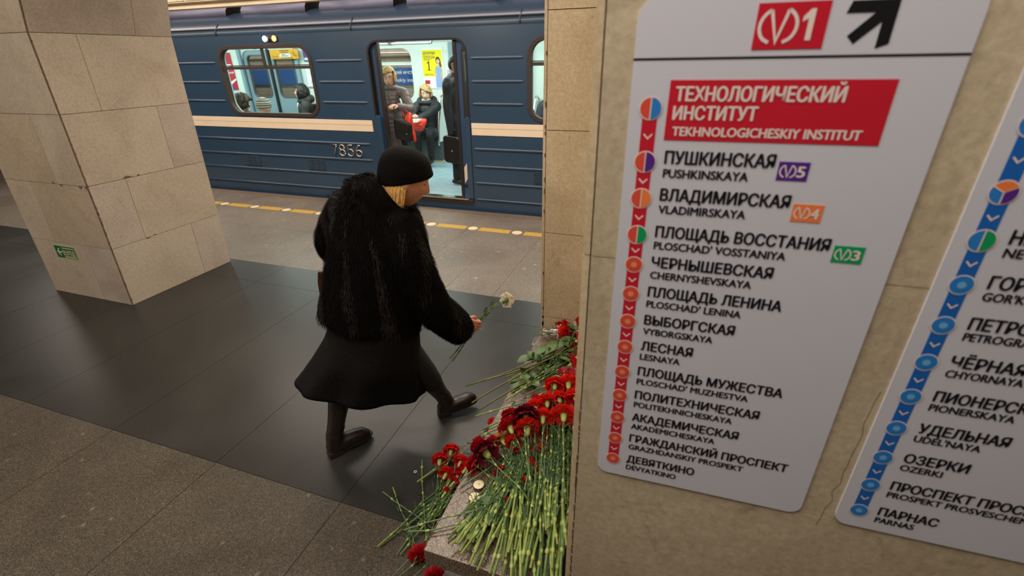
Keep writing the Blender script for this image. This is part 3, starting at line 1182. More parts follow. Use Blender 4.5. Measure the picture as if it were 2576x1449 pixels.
# grilles
for x0 in (-6.235, -5.06, -1.64):
    mb = MB()
    mb.prism([(x0, 0.383), (x0 + 0.31, 0.383), (x0 + 0.31, 0.548), (x0, 0.548)], side, 0.003, -0.002, 0)
    for c_ in range(3):
        for r_ in range(6):
            xa = x0 + 0.012 + 0.1 * c_
            za = 0.395 + 0.0255 * r_
            mb.add([side(xa, za, 0.003), side(xa + 0.085, za, 0.003), side(xa + 0.085, za + 0.012, 0.014), side(xa, za + 0.012, 0.014), side(xa, za + 0.016, 0.003), side(xa + 0.085, za + 0.016, 0.003)], [(0, 1, 2, 3), (3, 2, 5, 4)], 0)
            mb.add([side(xa, za - 0.006, 0.0034), side(xa + 0.085, za - 0.006, 0.0034), side(xa + 0.085, za, 0.0034), side(xa, za, 0.0034)], [(0, 1, 2, 3)], 1)
    obj('vent_grille', mb, ['train_blue', 'rubber_black'], train)

# fleet number in raised metal digits
dig = {'7': [[(0, 1), (0.62, 1), (0.25, 0)]],
       '8': [[(0.31 + 0.27 * math.cos(a), 0.76 + 0.24 * math.sin(a)) for a in [2 * PI * i / 16 for i in range(17)]], [(0.31 + 0.31 * math.cos(a), 0.27 + 0.27 * math.sin(a)) for a in [2 * PI * i / 16 for i in range(17)]]],
       '5': [[(0.55, 1), (0.08, 1), (0.05, 0.55)] + [(0.29 + 0.30 * math.cos(a), 0.31 + 0.31 * math.sin(a)) for a in [math.radians(130 - 22 * i) for i in range(14)]]],
       '6': [[(0.52, 0.98), (0.35, 1.0), (0.18, 0.88), (0.06, 0.65), (0.01, 0.4)] + [(0.31 + 0.30 * math.cos(a), 0.28 + 0.28 * math.sin(a)) for a in [math.radians(170 + 24 * i) for i in range(16)]]]}
for ch, x0 in zip('7856', (-4.585, -4.452, -4.315, -4.180)):
    mb = MB()
    for ln in dig[ch]:
        mb.tube([side(x0 + 0.15 * p[0], 0.618 + 0.145 * p[1], 0.012) for p in ln], 0.0085, 8)
    obj('number_digit', mb, 'digit_metal', train)

# door lamps above the window
mb = MB()
mb.prism(rrect(-5.365, 2.045, -5.13, 2.115, 0.02), side, 0.02, -0.002)
lh = obj('lamp_housing', mb, 'train_blue', train, bevel=0.004)
for x, m_ in ((-5.325, 'lamp_white'), (-5.247, 'lamp_dark'), (-5.170, 'lamp_orange')):
    mb = MB()
    mb.ell(side(x, 2.08, 0.022), (0.030, 0.022, 0.034), 14, 8)
    obj('door_lamp', mb, m_, lh)

# near doors
def door_leaf(x0, x1, edge_left, win, fn_y):
    """one sliding leaf between x0 and x1; edge_left says which side meets the other leaf"""
    mb = MB()
    fn = lambda x, z, d: (x, fn_y - d, z)
    wx0, wx1 = win
    lp = rrect(wx0, 1.10, wx1, 1.93, 0.06, 6)
    mb.frame(outer_for(lp, x0, 1.06, x1, 2.06, 6), lp, fn, 0.0, -0.035)
    mb.prism([(x0, ZF), (x1, ZF), (x1, 1.06), (x0, 1.06)], fn, 0.0, -0.035)
    leaf = obj('door_leaf', mb, 'door_blue', train)
    mb = MB()
    xe = x0 if edge_left else x1
    mb.prism([(xe - 0.021, ZF), (xe + 0.021, ZF), (xe + 0.021, 2.06), (xe - 0.021, 2.06)], fn, 0.012, -0.05)
    obj('edge_strip', mb, 'door_brown', leaf, bevel=0.006)
    mb = MB()
    mb.frame(rrect(wx0 - 0.012, 1.088, wx1 + 0.012, 1.942, 0.07, 6), rrect(wx0 + 0.012, 1.112, wx1 - 0.012, 1.918, 0.05, 6), fn, 0.008, -0.04)
    wf_ = obj('leaf_window_frame', mb, 'door_brown', leaf)
    mb = MB()
    mb.add([fn(p[0], p[1], -0.015) for p in lp], [tuple(range(len(lp)))])
    obj('glass', mb, 'glass', leaf)
    # pale slanting sticker, handle and kick bar
    mb = MB()
    s_ = 1 if edge_left else -1
    mb.prism([(xe + s_ * 0.035, 0.33), (xe + s_ * 0.19, 0.565), (xe + s_ * 0.19, 0.77), (xe + s_ * 0.035, 0.535)][::s_], fn, 0.0015, 0.0)
    obj('sticker', mb, 'band_cream', leaf)
    mb = MB()
    mb.prism([(xe + s_ * 0.03, 0.285), (xe + s_ * 0.62, 0.285), (xe + s_ * 0.62, 0.315), (xe + s_ * 0.03, 0.315)][::s_], fn, 0.014, 0.0)
    obj('kick_bar', mb, 'door_brown', leaf)
    mb = MB()
    mb.tube([fn(xe + s_ * 0.12, 0.665, 0.004), fn(xe + s_ * 0.135, 0.655, 0.03), fn(xe + s_ * 0.17, 0.652, 0.03), fn(xe + s_ * 0.19, 0.66, 0.004)], 0.006, 6)
    obj('handle', mb, 'rubber_black', leaf)
    return leaf


door_leaf(-4.34, -3.685, False, (-4.23, -3.770), YT + 0.045)
door_leaf(-2.625, -1.97, True, (-2.535, -2.08), YT + 0.045)
door_leaf(-8.52, -7.86, False, (-8.40, -7.98), YT + 0.045)
door_leaf(-7.84, -7.18, True, (-7.72, -7.30), YT + 0.045)
door_leaf(0.95, 1.61, False, (1.05, 1.5), YT + 0.045)
door_leaf(1.63, 2.29, True, (1.75, 2.2), YT + 0.045)
for a, b in near_doors:
    mb = MB()
    lp = rrect(a - 0.004, ZF - 0.04, b + 0.004, DZ1 + 0.004, [0.002, 0.002, 0.154, 0.154], 8)
    lq = rrect(a + 0.022, ZF - 0.005, b - 0.022, DZ1 - 0.018, [0.002, 0.002, 0.13, 0.13], 8)
    mb.frame(lp, lq, side, 0.004, -0.03)
    obj('door_surround', mb, 'rubber_black', train)
    for x, s_ in ((a, 1), (b, -1)):
        mb = MB()
        mb.prism(rrect(min(x, x + s_ * 0.07), ZF, max(x, x + s_ * 0.07), 1.16, [0.002, 0.002, 0.035, 0.035], 5), side, 0.012, -0.03)
        obj('door_guard', mb, 'train_blue', train, bevel=0.004)
    mb = MB()
    mb.box((a, YT - 0.03, 0.085), (b, YT + 0.06, 0.132), 0)
    obj('door_sill', mb, 'rubber', train, bevel=0.006)
    mb = MB()
    mb.box((a + 0.03, YT - 0.045, 0.132), (b - 0.06, YT + 0.07, 0.148), 0)
    for k in range(26):
        x = a + 0.05 + (b - a - 0.12) * k / 26
        mb.box((x, YT - 0.047, 0.1485), (x + 0.028, YT - 0.012, 0.1525), 0)
    obj('tread_plate', mb, 'chrome', train)

# interior: floor, ceiling, lights
mb = MB()
mb.box((XL, YT + 0.07, ZF - 0.08), (XR, YF - 0.07, ZF))
obj('train_floor', mb, 'lino', train)
mb = MB()
cp = [(YT + 0.09, 2.03), (YT + 0.16, 2.13), (YT + 0.35, 2.22), (YT + 0.7, 2.28), (6.84, 2.31)]
cp = cp + [(2 * 6.84 - y, z) for y, z in cp[::-1][1:]]
mb.grid([[(x, y, z) for y, z in cp] for x in (XL, XR)], 0, True)
obj('train_ceiling', mb, 'inner_ceiling', train)
for y in (6.3, 7.38):
    mb = MB()
    mb.box((-13, y - 0.05, 2.20), (3, y + 0.05, 2.235))
    obj('tube_light', mb, 'tube_light', train)
area('carriage_light', (-8.0, 6.84, 2.18), (-8.0, 6.84, 0), 5.0, 0.9, 62, COOL)
area('carriage_light', (-3.0, 6.84, 2.18), (-3.0, 6.84, 0), 5.0, 0.9, 62, COOL)
for x in (XL, XR):
    mb = MB()
    mb.box((x - 0.02, YT, ZB), (x + 0.02, YF, 2.5))
    obj('end_wall', mb, 'inner_wall', train)

# far doors (closed)
for a, b in far_doors:
    xm = (a + b) / 2
    for x0, x1 in ((a, xm - 0.005), (xm + 0.005, b)):
        wx0, wx1 = x0 + 0.10, x1 - 0.10
        fn = lambda x, z, d: (x, YF - 0.09 - d, z)
        lp = rrect(wx0, 1.17, wx1, 1.93, 0.09, 8)
        mb = MB()
        mb.frame(outer_for(lp, x0, 1.06, x1, 2.06, 8), lp, fn, 0.0, -0.035)
        mb.prism([(x0, ZF), (x1, ZF), (x1, 1.06), (x0, 1.06)], fn, 0.0, -0.035)
        lf = obj('door_leaf', mb, 'inner_door', train)
        mb = MB()
        mb.frame(rrect(wx0 - 0.01, 1.16, wx1 + 0.01, 1.94, 0.1, 8), rrect(wx0 + 0.01, 1.18, wx1 - 0.01, 1.92, 0.08, 8), fn, 0.01, -0.04)
        obj('leaf_window_frame', mb, 'kick_grey', lf)
        mb = MB()
        mb.add([fn(p[0], p[1], -0.015) for p in lp], [tuple(range(len(lp)))])
        obj('glass', mb, 'glass', lf)
    mb = MB()
    mb.box((xm - 0.03, YF - 0.115, ZF), (xm + 0.03, YF - 0.085, 2.06))
    obj('edge_strip', mb, 'rubber_black', train)
    mb = MB()
    for x, s_ in ((a, -1), (b, 1)):
        mb.box((min(x, x + s_ * 0.07), YF - 0.16, ZF), (max(x, x + s_ * 0.07), YF - 0.085, 2.06))
    obj('door_post', mb, 'inner_door', train)

# benches along both sides, with end rails and panels
def bench(x0, x1, far):
    y0 = YF - 0.10 if far else YT + 0.10
    s = -1 if far else 1
    mb = MB()
    mb.box((x0, min(y0, y0 + s * 0.50), 0.50), (x1, max(y0, y0 + s * 0.50), 0.585))
    bt = obj('bench_seat', mb, 'seat_brown', train, bevel=0.02)
    mb = MB()
    mb.box((x0, min(y0, y0 + s * 0.08), 0.60), (x1, max(y0, y0 + s * 0.08), 1.06))
    obj('bench_back', mb, 'seat_brown', bt, bevel=0.02)
    mb = MB()
    mb.box((x0, min(y0, y0 + s * 0.38), ZF), (x1, max(y0, y0 + s * 0.38), 0.50))
    obj('bench_base', mb, 'kick_grey', bt)
    mb = MB()
    mb.box((x0 - 0.01, min(y0, y0 + s * 0.40), ZF), (x1 + 0.01, max(y0, y0 + s * 0.40), ZF + 0.02))
    obj('floor_edging', mb, 'yellow_edge', bt)
    for x, q in ((x0 - 0.015, -1), (x1 + 0.015, 1)):
        mb = MB()
        mb.prism([(y0 + s * 0.02, 0.50), (y0 + s * 0.44, 0.50), (y0 + s * 0.38, 0.80), (y0 + s * 0.26, 1.17), (y0 + s * 0.02, 1.2)][::-s], lambda a, z, d: (x + d, a, z), 0.008, -0.008)
        obj('end_panel', mb, 'inner_wall', bt)
        mb = MB()
        pts = [(x, y0 + s * 0.47, 0.44), (x, y0 + s * 0.47, 0.60), (x, y0 + s * 0.41, 0.95), (x, y0 + s * 0.33, 1.15), (x, y0 + s * 0.25, 1.235), (x, y0 + s * 0.14, 1.22), (x, y0 + s * 0.08, 1.12), (x, y0 + s * 0.05, 0.80)]
        mb.tube([p for p in catmull(pts, 5)], 0.017, 8)
        obj('end_rail', mb, 'chrome', bt)


bench(-6.93, -3.98, True)
bench(-2.25, 0.8, True)
bench(-13, -8.62, True)
bench(-6.95, -4.0, False)
bench(-2.25, 0.8, False)
bench(-13, -8.75, False)
for y, z in ((6.30, 2.03), (7.38, 2.035)):
    mb = MB()
    mb.tube([(-13, y, z), (-3.87, y, z)], 0.016, 8)
    mb.tube([(-3.9, y, z), (-3.86, y, z), (-3.85, y, z + 0.03), (-3.85, y, 2.24)], 0.016, 8)
    mb.tube([(-2.6, y, 2.24), (-2.6, y, z + 0.03), (-2.58, y, z), (2.5, y, z)], 0.016, 8)
    obj('hand_rail', mb, 'chrome', train)
    for x in (-8.6, -7.4, -6.4, -5.5, -4.6):
        mb = MB()
        mb.tube([(x, y, z), (x, y, 2.26)], 0.014, 8)
        mb.box((x - 0.03, y - 0.02, z - 0.02), (x + 0.03, y + 0.02, z + 0.05))
        obj('rail_hanger', mb, 'kick_grey', train)
# posters on the far wall
M['paper_white'] = plain('paper_white', 'eef0ee', 0.5)
M['ink_yellow'] = plain('ink_yellow', 'f0e000', 0.5)
M['ink_orange'] = plain('ink_orange', 'e8a818', 0.5)
M['ink_black'] = plain('ink_black', '24241c', 0.5)
M['ink_blue_dress'] = plain('ink_blue_dress', '8fa8d8', 0.5)
M['ink_skin'] = plain('ink_skin', 'd9b49a', 0.5)
M['ink_hair'] = plain('ink_hair', '4a342a', 0.5)
M['ink_red'] = plain('ink_red', 'b8283c', 0.5)
M['ink_purple'] = plain('ink_purple', '6a5a9a', 0.5)
M['ink_grey'] = plain('ink_grey', '8a96a0', 0.5)
M['ink_sign_blue'] = plain('ink_sign_blue', '1f5aa8', 0.4)
YW = YF - 0.112


def wall_f(x0, z0, y=YW):
    return lambda a, b, d: (x0 + a, y - d, z0 + b)


t = thing('poster', 'yellow and white advertising poster with a woman in a blue dress', 'poster', (-4.2, YW, 1.34))
fn = wall_f(-4.41, 1.335)
mb = MB()
mb.prism([(0, 0), (0.42, 0), (0.42, 0.665), (0, 0.665)], fn, 0.006, 0.0)
obj('poster_frame', mb, 'inner_wall', t)
mb = MB()
mb.prism([(0.012, 0.012), (0.408, 0.012), (0.408, 0.63), (0.012, 0.63)], fn, 0.008, 0.004, 0)
flat(mb, [(0.012, 0.20), (0.395, 0.20), (0.395, 0.615), (0.012, 0.615)], fn, 0.0085, 1)
for s, x, z, c, w in (('ДЕНЕЖНЫЕ', 0.035, 0.545, 0.042, 0.235), ('ПЕРЕВОДЫ', 0.035, 0.485, 0.042, 0.225), ('ЕВРОСЕТЬ', 0.045, 0.215, 0.027, 0.165)):
    put_text(mb, s, fn, x, z, c, width=w, depth=0.009, bold=0.012 if c < 0.1 else 0.0, mi=2)
flat(mb, [(0.035, 0.075), (0.135, 0.075), (0.135, 0.14), (0.035, 0.14)], fn, 0.0085, 3)
for k, z in enumerate((0.44, 0.425)):
    flat(mb, [(0.04, z + 0.03), (0.19 - 0.03 * k, z + 0.03), (0.19 - 0.03 * k, z + 0.036), (0.04, z + 0.036)], fn, 0.009, 2)
flat(mb, [(0.125, 0.30), (0.145, 0.30), (0.145, 0.44), (0.13, 0.44), (0.10, 0.415), (0.10, 0.40), (0.125, 0.415)], fn, 0.009, 2)
flat(mb, [(0.095, 0.295), (0.175, 0.295), (0.175, 0.305), (0.095, 0.305)], fn, 0.009, 2)
# the pictured woman
cx = 0.315
flat(mb, [(cx - 0.06, 0.02), (cx + 0.06, 0.02), (cx + 0.065, 0.14), (cx + 0.045, 0.24), (cx + 0.062, 0.345), (cx + 0.02, 0.36), (cx - 0.03, 0.36), (cx - 0.062, 0.345), (cx - 0.045, 0.24), (cx - 0.068, 0.14)], fn, 0.0095, 4)
flat(mb, [(cx + 0.055, 0.345), (cx + 0.085, 0.25), (cx + 0.07, 0.12), (cx + 0.05, 0.11), (cx + 0.06, 0.25)], fn, 0.0097, 5)
flat(mb, [(cx - 0.06, 0.345), (cx - 0.085, 0.25), (cx - 0.075, 0.19), (cx - 0.062, 0.19), (cx - 0.05, 0.3)], fn, 0.0097, 5)
flat(mb, [(cx - 0.012, 0.35), (cx + 0.02, 0.35), (cx + 0.018, 0.40), (cx - 0.01, 0.40)], fn, 0.0097, 5)
flat(mb, [(cx - 0.05, 0.45), (cx - 0.03, 0.505), (cx + 0.02, 0.505), (cx + 0.045, 0.46), (cx + 0.062, 0.36), (cx + 0.055, 0.27), (cx + 0.03, 0.28), (cx + 0.02, 0.40), (cx - 0.035, 0.40)], fn, 0.0093, 6)
flat(mb, disc_poly(cx - 0.003, 0.435, 0.034, n=16), fn, 0.0099, 5)
obj('poster_sheet', mb, ['paper_white', 'ink_yellow', 'ink_black', 'ink_red', 'ink_blue_dress', 'ink_skin', 'ink_hair'], t)

t = thing('poster', 'tall red poster with a blue swoosh beside the far train door', 'poster', (-8.85, YW, 1.3))
fn = wall_f(-8.97, 1.30)
mb = MB()
mb.prism([(-.012, -.012), (0.292, -.012), (0.292, 0.70), (-.012, 0.70)], fn, 0.006, 0.0)
obj('poster_frame', mb, 'inner_wall', t)
mb = MB()
mb.prism([(0, 0), (0.28, 0), (0.28, 0.69), (0, 0.69)], fn, 0.008, 0.004, 0)
flat(mb, [(0, 0.0), (0.21, 0.0), (0.11, 0.10), (0, 0.10)], fn, 0.0085, 1)
flat(mb, [(0, 0.105), (0.12, 0.105), (0.27, 0.19), (0.27, 0.22), (0.10, 0.15), (0, 0.14)], fn, 0.0085, 2)
put_text(mb, '-598-64-07', fn, 0.02, 0.31, 0.035, width=0.24, depth=0.009, bold=0.02, mi=2)
for z, w in ((0.46, 0.20), (0.43, 0.14)):
    flat(mb, [(0.03, z), (0.03 + w, z), (0.03 + w, z + 0.02), (0.03, z + 0.02)], fn, 0.009, 2)
obj('poster_sheet', mb, ['ink_red', 'ink_sign_blue', 'paper_white'], t)

t = thing('poster', 'white line map poster right of the far train door', 'poster', (-6.8, YW, 1.36))
fn = wall_f(-6.93, 1.37)
mb = MB()
mb.prism([(-.012, -.03), (0.352, -.03), (0.352, 0.36), (-.012, 0.36)], fn, 0.006, 0.0)
obj('poster_frame', mb, 'ink_grey', t)
mb = MB()
mb.prism([(0, 0), (0.34, 0), (0.34, 0.35), (0, 0.35)], fn, 0.008, 0.004, 0)
for pts, m_ in (([(0.05, 0.3), (0.12, 0.22), (0.2, 0.2), (0.3, 0.12)], 1), ([(0.08, 0.05), (0.14, 0.15), (0.16, 0.25), (0.26, 0.31)], 2), ([(0.1, 0.32), (0.2, 0.27), (0.3, 0.28)], 3)):
    ribbon(mb, pts, 0.006, fn, 0.009, m_)
obj('poster_sheet', mb, ['paper_white', 'ink_grey', 'ink_red', 'ink_blue_dress'], t)

t = thing('poster', 'small purple poster high on the wall right of the yellow banner', 'poster', (-6.8, YW, 1.8))
fn = wall_f(-6.91, 1.80)
mb = MB()
mb.prism([(0, 0), (0.30, 0), (0.30, 0.22), (0, 0.22)], fn, 0.008, 0.0, 0)
flat(mb, [(0.01, 0.03), (0.29, 0.03), (0.29, 0.07), (0.01, 0.07)], fn, 0.0085, 1)
flat(mb, disc_poly(0.12, 0.14, 0.05), fn, 0.0085, 2)
obj('poster_sheet', mb, ['ink_purple', 'paper_white', 'ink_grey'], t)

t = thing('advertising_banner', 'orange-yellow banner hung across the top of the far train door', 'banner', (-7.3, 7.92, 1.85))
fn = wall_f(-7.60, 1.855, 7.93)
mb = MB()
mb.prism([(0, 0), (0.66, 0), (0.66, 0.165), (0, 0.165)], fn, 0.004, 0.0, 0)
flat(mb, rrect(0.22, 0.03, 0.48, 0.09, 0.028), fn, 0.0045, 1)
for x0_, x1_, z in ((0.23, 0.46, 0.135), (0.26, 0.43, 0.11), (0.27, 0.36, 0.068), (0.25, 0.44, 0.045), (0.24, 0.52, 0.012)):
    flat(mb, [(x0_, z), (x1_, z), (x1_, z + 0.011), (x0_, z + 0.011)], fn, 0.005, 2)
for x_, z_, r_ in ((0.06, 0.03, 0.022), (0.11, 0.035, 0.014), (0.16, 0.03, 0.02), (0.55, 0.11, 0.018), (0.57, 0.07, 0.02), (0.61, 0.04, 0.022)):
    ribbon(mb, disc_poly(x_, z_, r_, n=14) + [(x_ + r_, z_)], 0.006, fn, 0.005, 2)
obj('banner_sheet', mb, ['ink_orange', 'paper_white', 'ink_black'], t)
t = thing('notice', 'small white notice between the yellow poster and the far door', 'notice', (-3.9, YW, 1.55))
fn = wall_f(-3.95, 1.55)
mb = MB()
mb.prism([(0, 0), (0.10, 0), (0.10, 0.12), (0, 0.12)], fn, 0.005, 0.0, 0)
for z in (0.03, 0.055, 0.08):
    flat(mb, [(0.012, z), (0.085, z), (0.085, z + 0.008), (0.012, z + 0.008)], fn, 0.0055, 1)
obj('notice_sheet', mb, ['paper_white', 'ink_red'], t)

# station name sign on the tunnel wall
t = thing('station_name_sign', 'blue station name sign with white lettering on the tunnel wall', 'sign', (-5.6, 8.97, 1.37))
fn = wall_f(-6.42, 1.355, 8.985)
mb = MB()
mb.prism([(0, 0), (1.66, 0), (1.66, 0.31), (0, 0.31)], fn, 0.02, 0.0)
obj('sign_panel', mb, 'ink_sign_blue', t)
mb = MB()
put_text(mb, 'Технологический институт', fn, 0.20, 0.195, 0.070, width=1.27, depth=0.021, bold=0.016)
put_text(mb, 'Tekhnologicheskiy institut', fn, 0.20, 0.055, 0.070, width=1.27, depth=0.021, bold=0.012)
obj('lettering', mb, 'paper_white', t)
t = thing('station_name_sign', 'blue station name sign seen through the left far train door', 'sign', (-8.7, 8.97, 1.37))
fn = wall_f(-9.62, 1.355, 8.985)
mb = MB()
mb.prism([(0, 0), (2.3, 0), (2.3, 0.31), (0, 0.31)], fn, 0.02, 0.0)
obj('sign_panel', mb, 'ink_sign_blue', t)

# cable along the tunnel wall
mb = MB()
mb.tube([(-15, 8.95, 1.93), (3, 8.95, 1.93)], 0.012, 6)
tag(obj('cable', mb, 'paper_white', None, (-6, 8.95, 1.93)), 'pale cable running along the tunnel wall above the blue name sign', 'cable')

# ------------------------------------------------------------------ people
M['skin'] = plain('skin', 'bd8468', 0.5, var=0.06, vscale=30)
M['skin_pale'] = plain('skin_pale', 'd8ab92', 0.5, var=0.05, vscale=30)
M['lips'] = plain('lips', 'ac6258', 0.45)
M['eye_white'] = plain('eye_white', 'd8d0c8', 0.3)
M['eye_dark'] = plain('eye_dark', '2a201a', 0.25)
M['brow'] = plain('brow', '7a5a3c', 0.7)
M['hair_blond'] = plain('hair_blond', 'c69a58', 0.5, var=0.35, vscale=60)
M['hair_light'] = plain('hair_light', 'b8985c', 0.5, var=0.25, vscale=60)
M['hair_brown'] = plain('hair_brown', '3c2c1c', 0.55, var=0.4, vscale=60)
M['hair_dark'] = plain('hair_dark', '1c1612', 0.5, var=0.4, vscale=60)
M['hair_grey'] = plain('hair_grey', '7a766c', 0.6, var=0.3, vscale=60)
M['fur_black'] = plain('fur_black', '0b0908', 0.85, spec=0.06, var=0.3, vscale=30)
M['fur_brown'] = plain('fur_brown', '1d1613', 0.65, spec=0.2, var=0.3, vscale=40)
M['skirt_black'] = plain('skirt_black', '0c0a09', 0.8, spec=0.2, var=0.25, vscale=40, bmp=0.2, bscale=160)
M['leather_boot'] = plain('leather_boot', '231b17', 0.38, var=0.2, vscale=25, bmp=0.15, bscale=60)
M['boot_sole'] = plain('boot_sole', '251b15', 0.6)
M['trousers_black'] = plain('trousers_black', '121113', 0.75, var=0.2, vscale=30)
M['puffer_brown'] = plain('puffer_brown', '6a5a56', 0.45, var=0.12, vscale=25)
M['coat_black'] = plain('coat_black', '1b1d20', 0.55, var=0.2, vscale=30)
M['coat_dark'] = plain('coat_dark', '2b2826', 0.6, var=0.2, vscale=30)
M['coat_navy'] = plain('coat_navy', '242a38', 0.6, var=0.2, vscale=30)
M['coat_slate'] = plain('coat_slate', '3a4650', 0.6, var=0.2, vscale=30)
M['knit_white'] = plain('knit_white', 'cfd2cc', 0.8, bmp=0.3, bscale=120)
M['bag_red'] = plain('bag_red', 'd83a22', 0.35, var=0.12, vscale=14)
M['bag_white'] = plain('bag_white', 'e6e6e4', 0.35)
M['bag_black'] = plain('bag_black', '141416', 0.35)
M['glasses'] = plain('glasses', '3a3030', 0.3)
M['metal_clasp'] = plain('metal_clasp', 'b8b0a0', 0.3, metal=1.0)

# ribbed knit
m, nt, b = new_mat('knit_black')
v = coords(nt)
wv = nt.nodes.new('ShaderNodeTexVoronoi')
wv.inputs['Scale'].default_value = 240
nt.links.new(v, wv.inputs['Vector'])
nt.links.new(ramp(nt, wv.outputs['Distance'], [(0.0, '0c0a09'), (0.7, '050404')]), b.inputs['Base Color'])
b.inputs['Roughness'].default_value = 0.9
b.inputs['Specular IOR Level'].default_value = 0.12
bump(nt, b, wv.outputs['Distance'], 0.5, -0.003)
M['knit_black'] = m
# striped knit for the beanie: bands by height
m, nt, b = new_mat('knit_striped')
v = coords(nt)
sx = nt.nodes.new('ShaderNodeSeparateXYZ')
nt.links.new(v, sx.inputs[0])
mt = nt.nodes.new('ShaderNodeMath')
mt.operation = 'MULTIPLY'
mt.inputs[1].default_value = 16.0
nt.links.new(sx.outputs[2], mt.inputs[0])
fr = nt.nodes.new('ShaderNodeMath')
fr.operation = 'FRACT'
nt.links.new(mt.outputs[0], fr.inputs[0])
nt.links.new(ramp(nt, fr.outputs[0], [(0.0, '6c6258'), (0.2, '6c6258'), (0.22, 'c9c6bc'), (0.45, 'c9c6bc'), (0.47, '26221f'), (0.65, '26221f'), (0.67, 'a89c8c'), (1.0, 'a89c8c')]), b.inputs['Base Color'])
b.inputs['Roughness'].default_value = 0.9
M['knit_striped'] = m


def g_(x, s):
    return math.exp(-(x / s) ** 2)


def head_surface(p):
    """unit direction -> point on the head; +Y is the face, +Z the crown"""
    x, y, z = p
    ax, ay, az = 0.077, 0.098, 0.118
    X, Y, Z = x * ax, y * ay, z * az
    if z < 0:
        t = min(1.0, -z)
        X *= 1 - 0.30 * t * t - 0.10 * t
        if y < 0:
            Y *= 1 - 0.35 * t
        else:
            Y *= 1 - 0.12 * t
    if y > 0.2:
        fy = min(1.0, (y - 0.2) / 0.5)
        Y -= 0.010 * fy * g_(Z - 0.010, 0.016) * (g_(X - 0.031, 0.018) + g_(X + 0.031, 0.018))      # eye sockets
        Y += 0.005 * fy * g_(Z - 0.032, 0.012) * (1 if abs(X) < 0.05 else 0.3)                          # brow
        nz = 0.0
        if -0.046 < Z < 0.022:
            q = (0.022 - Z) / 0.060
            nz = 0.031 * min(1.0, q) * (1 if Z > -0.034 else max(0, (Z + 0.046) / 0.012))
        Y += fy * nz * g_(X, 0.012 + 0.004 * max(0, min(1, (0.01 - Z) / 0.05)))                        # nose
        Y += 0.010 * fy * (g_(Z + 0.060, 0.007) + 0.9 * g_(Z + 0.075, 0.007)) * g_(X, 0.022)           # lips
        Y -= 0.004 * fy * g_(Z + 0.067, 0.003) * g_(X, 0.024)
        Y += 0.013 * fy * g_(Z + 0.100, 0.016) * g_(X, 0.022)                                          # chin
        Y += 0.003 * fy * g_(Z + 0.022, 0.02) * (g_(X - 0.042, 0.018) + g_(X + 0.042, 0.018))          # cheeks
    return Vector((X, Y, Z))


def head_grid(mb, mat_, nu=72, nv=56):
    rows = []
    for j in range(nv + 1):
        a = PI * j / nv
        row = []
        for i in range(nu):
            b_ = 2 * PI * i / nu
            row.append(mat_ @ head_surface((math.sin(a) * math.cos(b_), math.sin(a) * math.sin(b_), -math.cos(a))))
        rows.append(row)
    mb.grid(rows, 0, True, True)
    for s in (-1, 1):    # ears
        mb.ell(mat_ @ Vector((s * 0.077, -0.004, 0.0)), (0.012, 0.019, 0.032), 12, 8, rot=mat_.to_3x3())


def head_matrix(pos, yaw, pitch=0.0, roll=0.0, s=1.0):
    return Matrix.Translation(pos) @ Matrix.Rotation(yaw, 4, 'Z') @ Matrix.Rotation(-pitch, 4, 'X') @ Matrix.Rotation(roll, 4, 'Y') @ Matrix.Scale(s, 4)


def face_paint(mb, hm, brow=True, down=False):
    inv = hm.inverted()

    def fn(c):
        p = inv @ c
        if p.y < 0.05 or abs(p.x) > 0.06 or abs(p.z) > 0.11:
            return None
        for s in (-1, 1):
            dx, dz = p.x - s * 0.031, p.z - 0.010
            if down:
                if (dx / 0.013) ** 2 + ((dz + 0.006) / 0.0032) ** 2 < 1:
                    return 3
                continue
            if (dx / 0.005) ** 2 + (dz / 0.0048) ** 2 < 1:
                return 3
            if (dx / 0.012) ** 2 + (dz / 0.0048) ** 2 < 1:
                return 2
            if brow and abs(dx) < 0.019 and abs(p.z - 0.031 + 0.15 * abs(dx)) < 0.0042:
                return 4
        if (p.x / 0.021) ** 2 + ((p.z + 0.067) / 0.0095) ** 2 < 1:
            return 1
        return None
    paint(mb, fn)


FACE = ['lips', 'eye_white', 'eye_dark', 'brow']


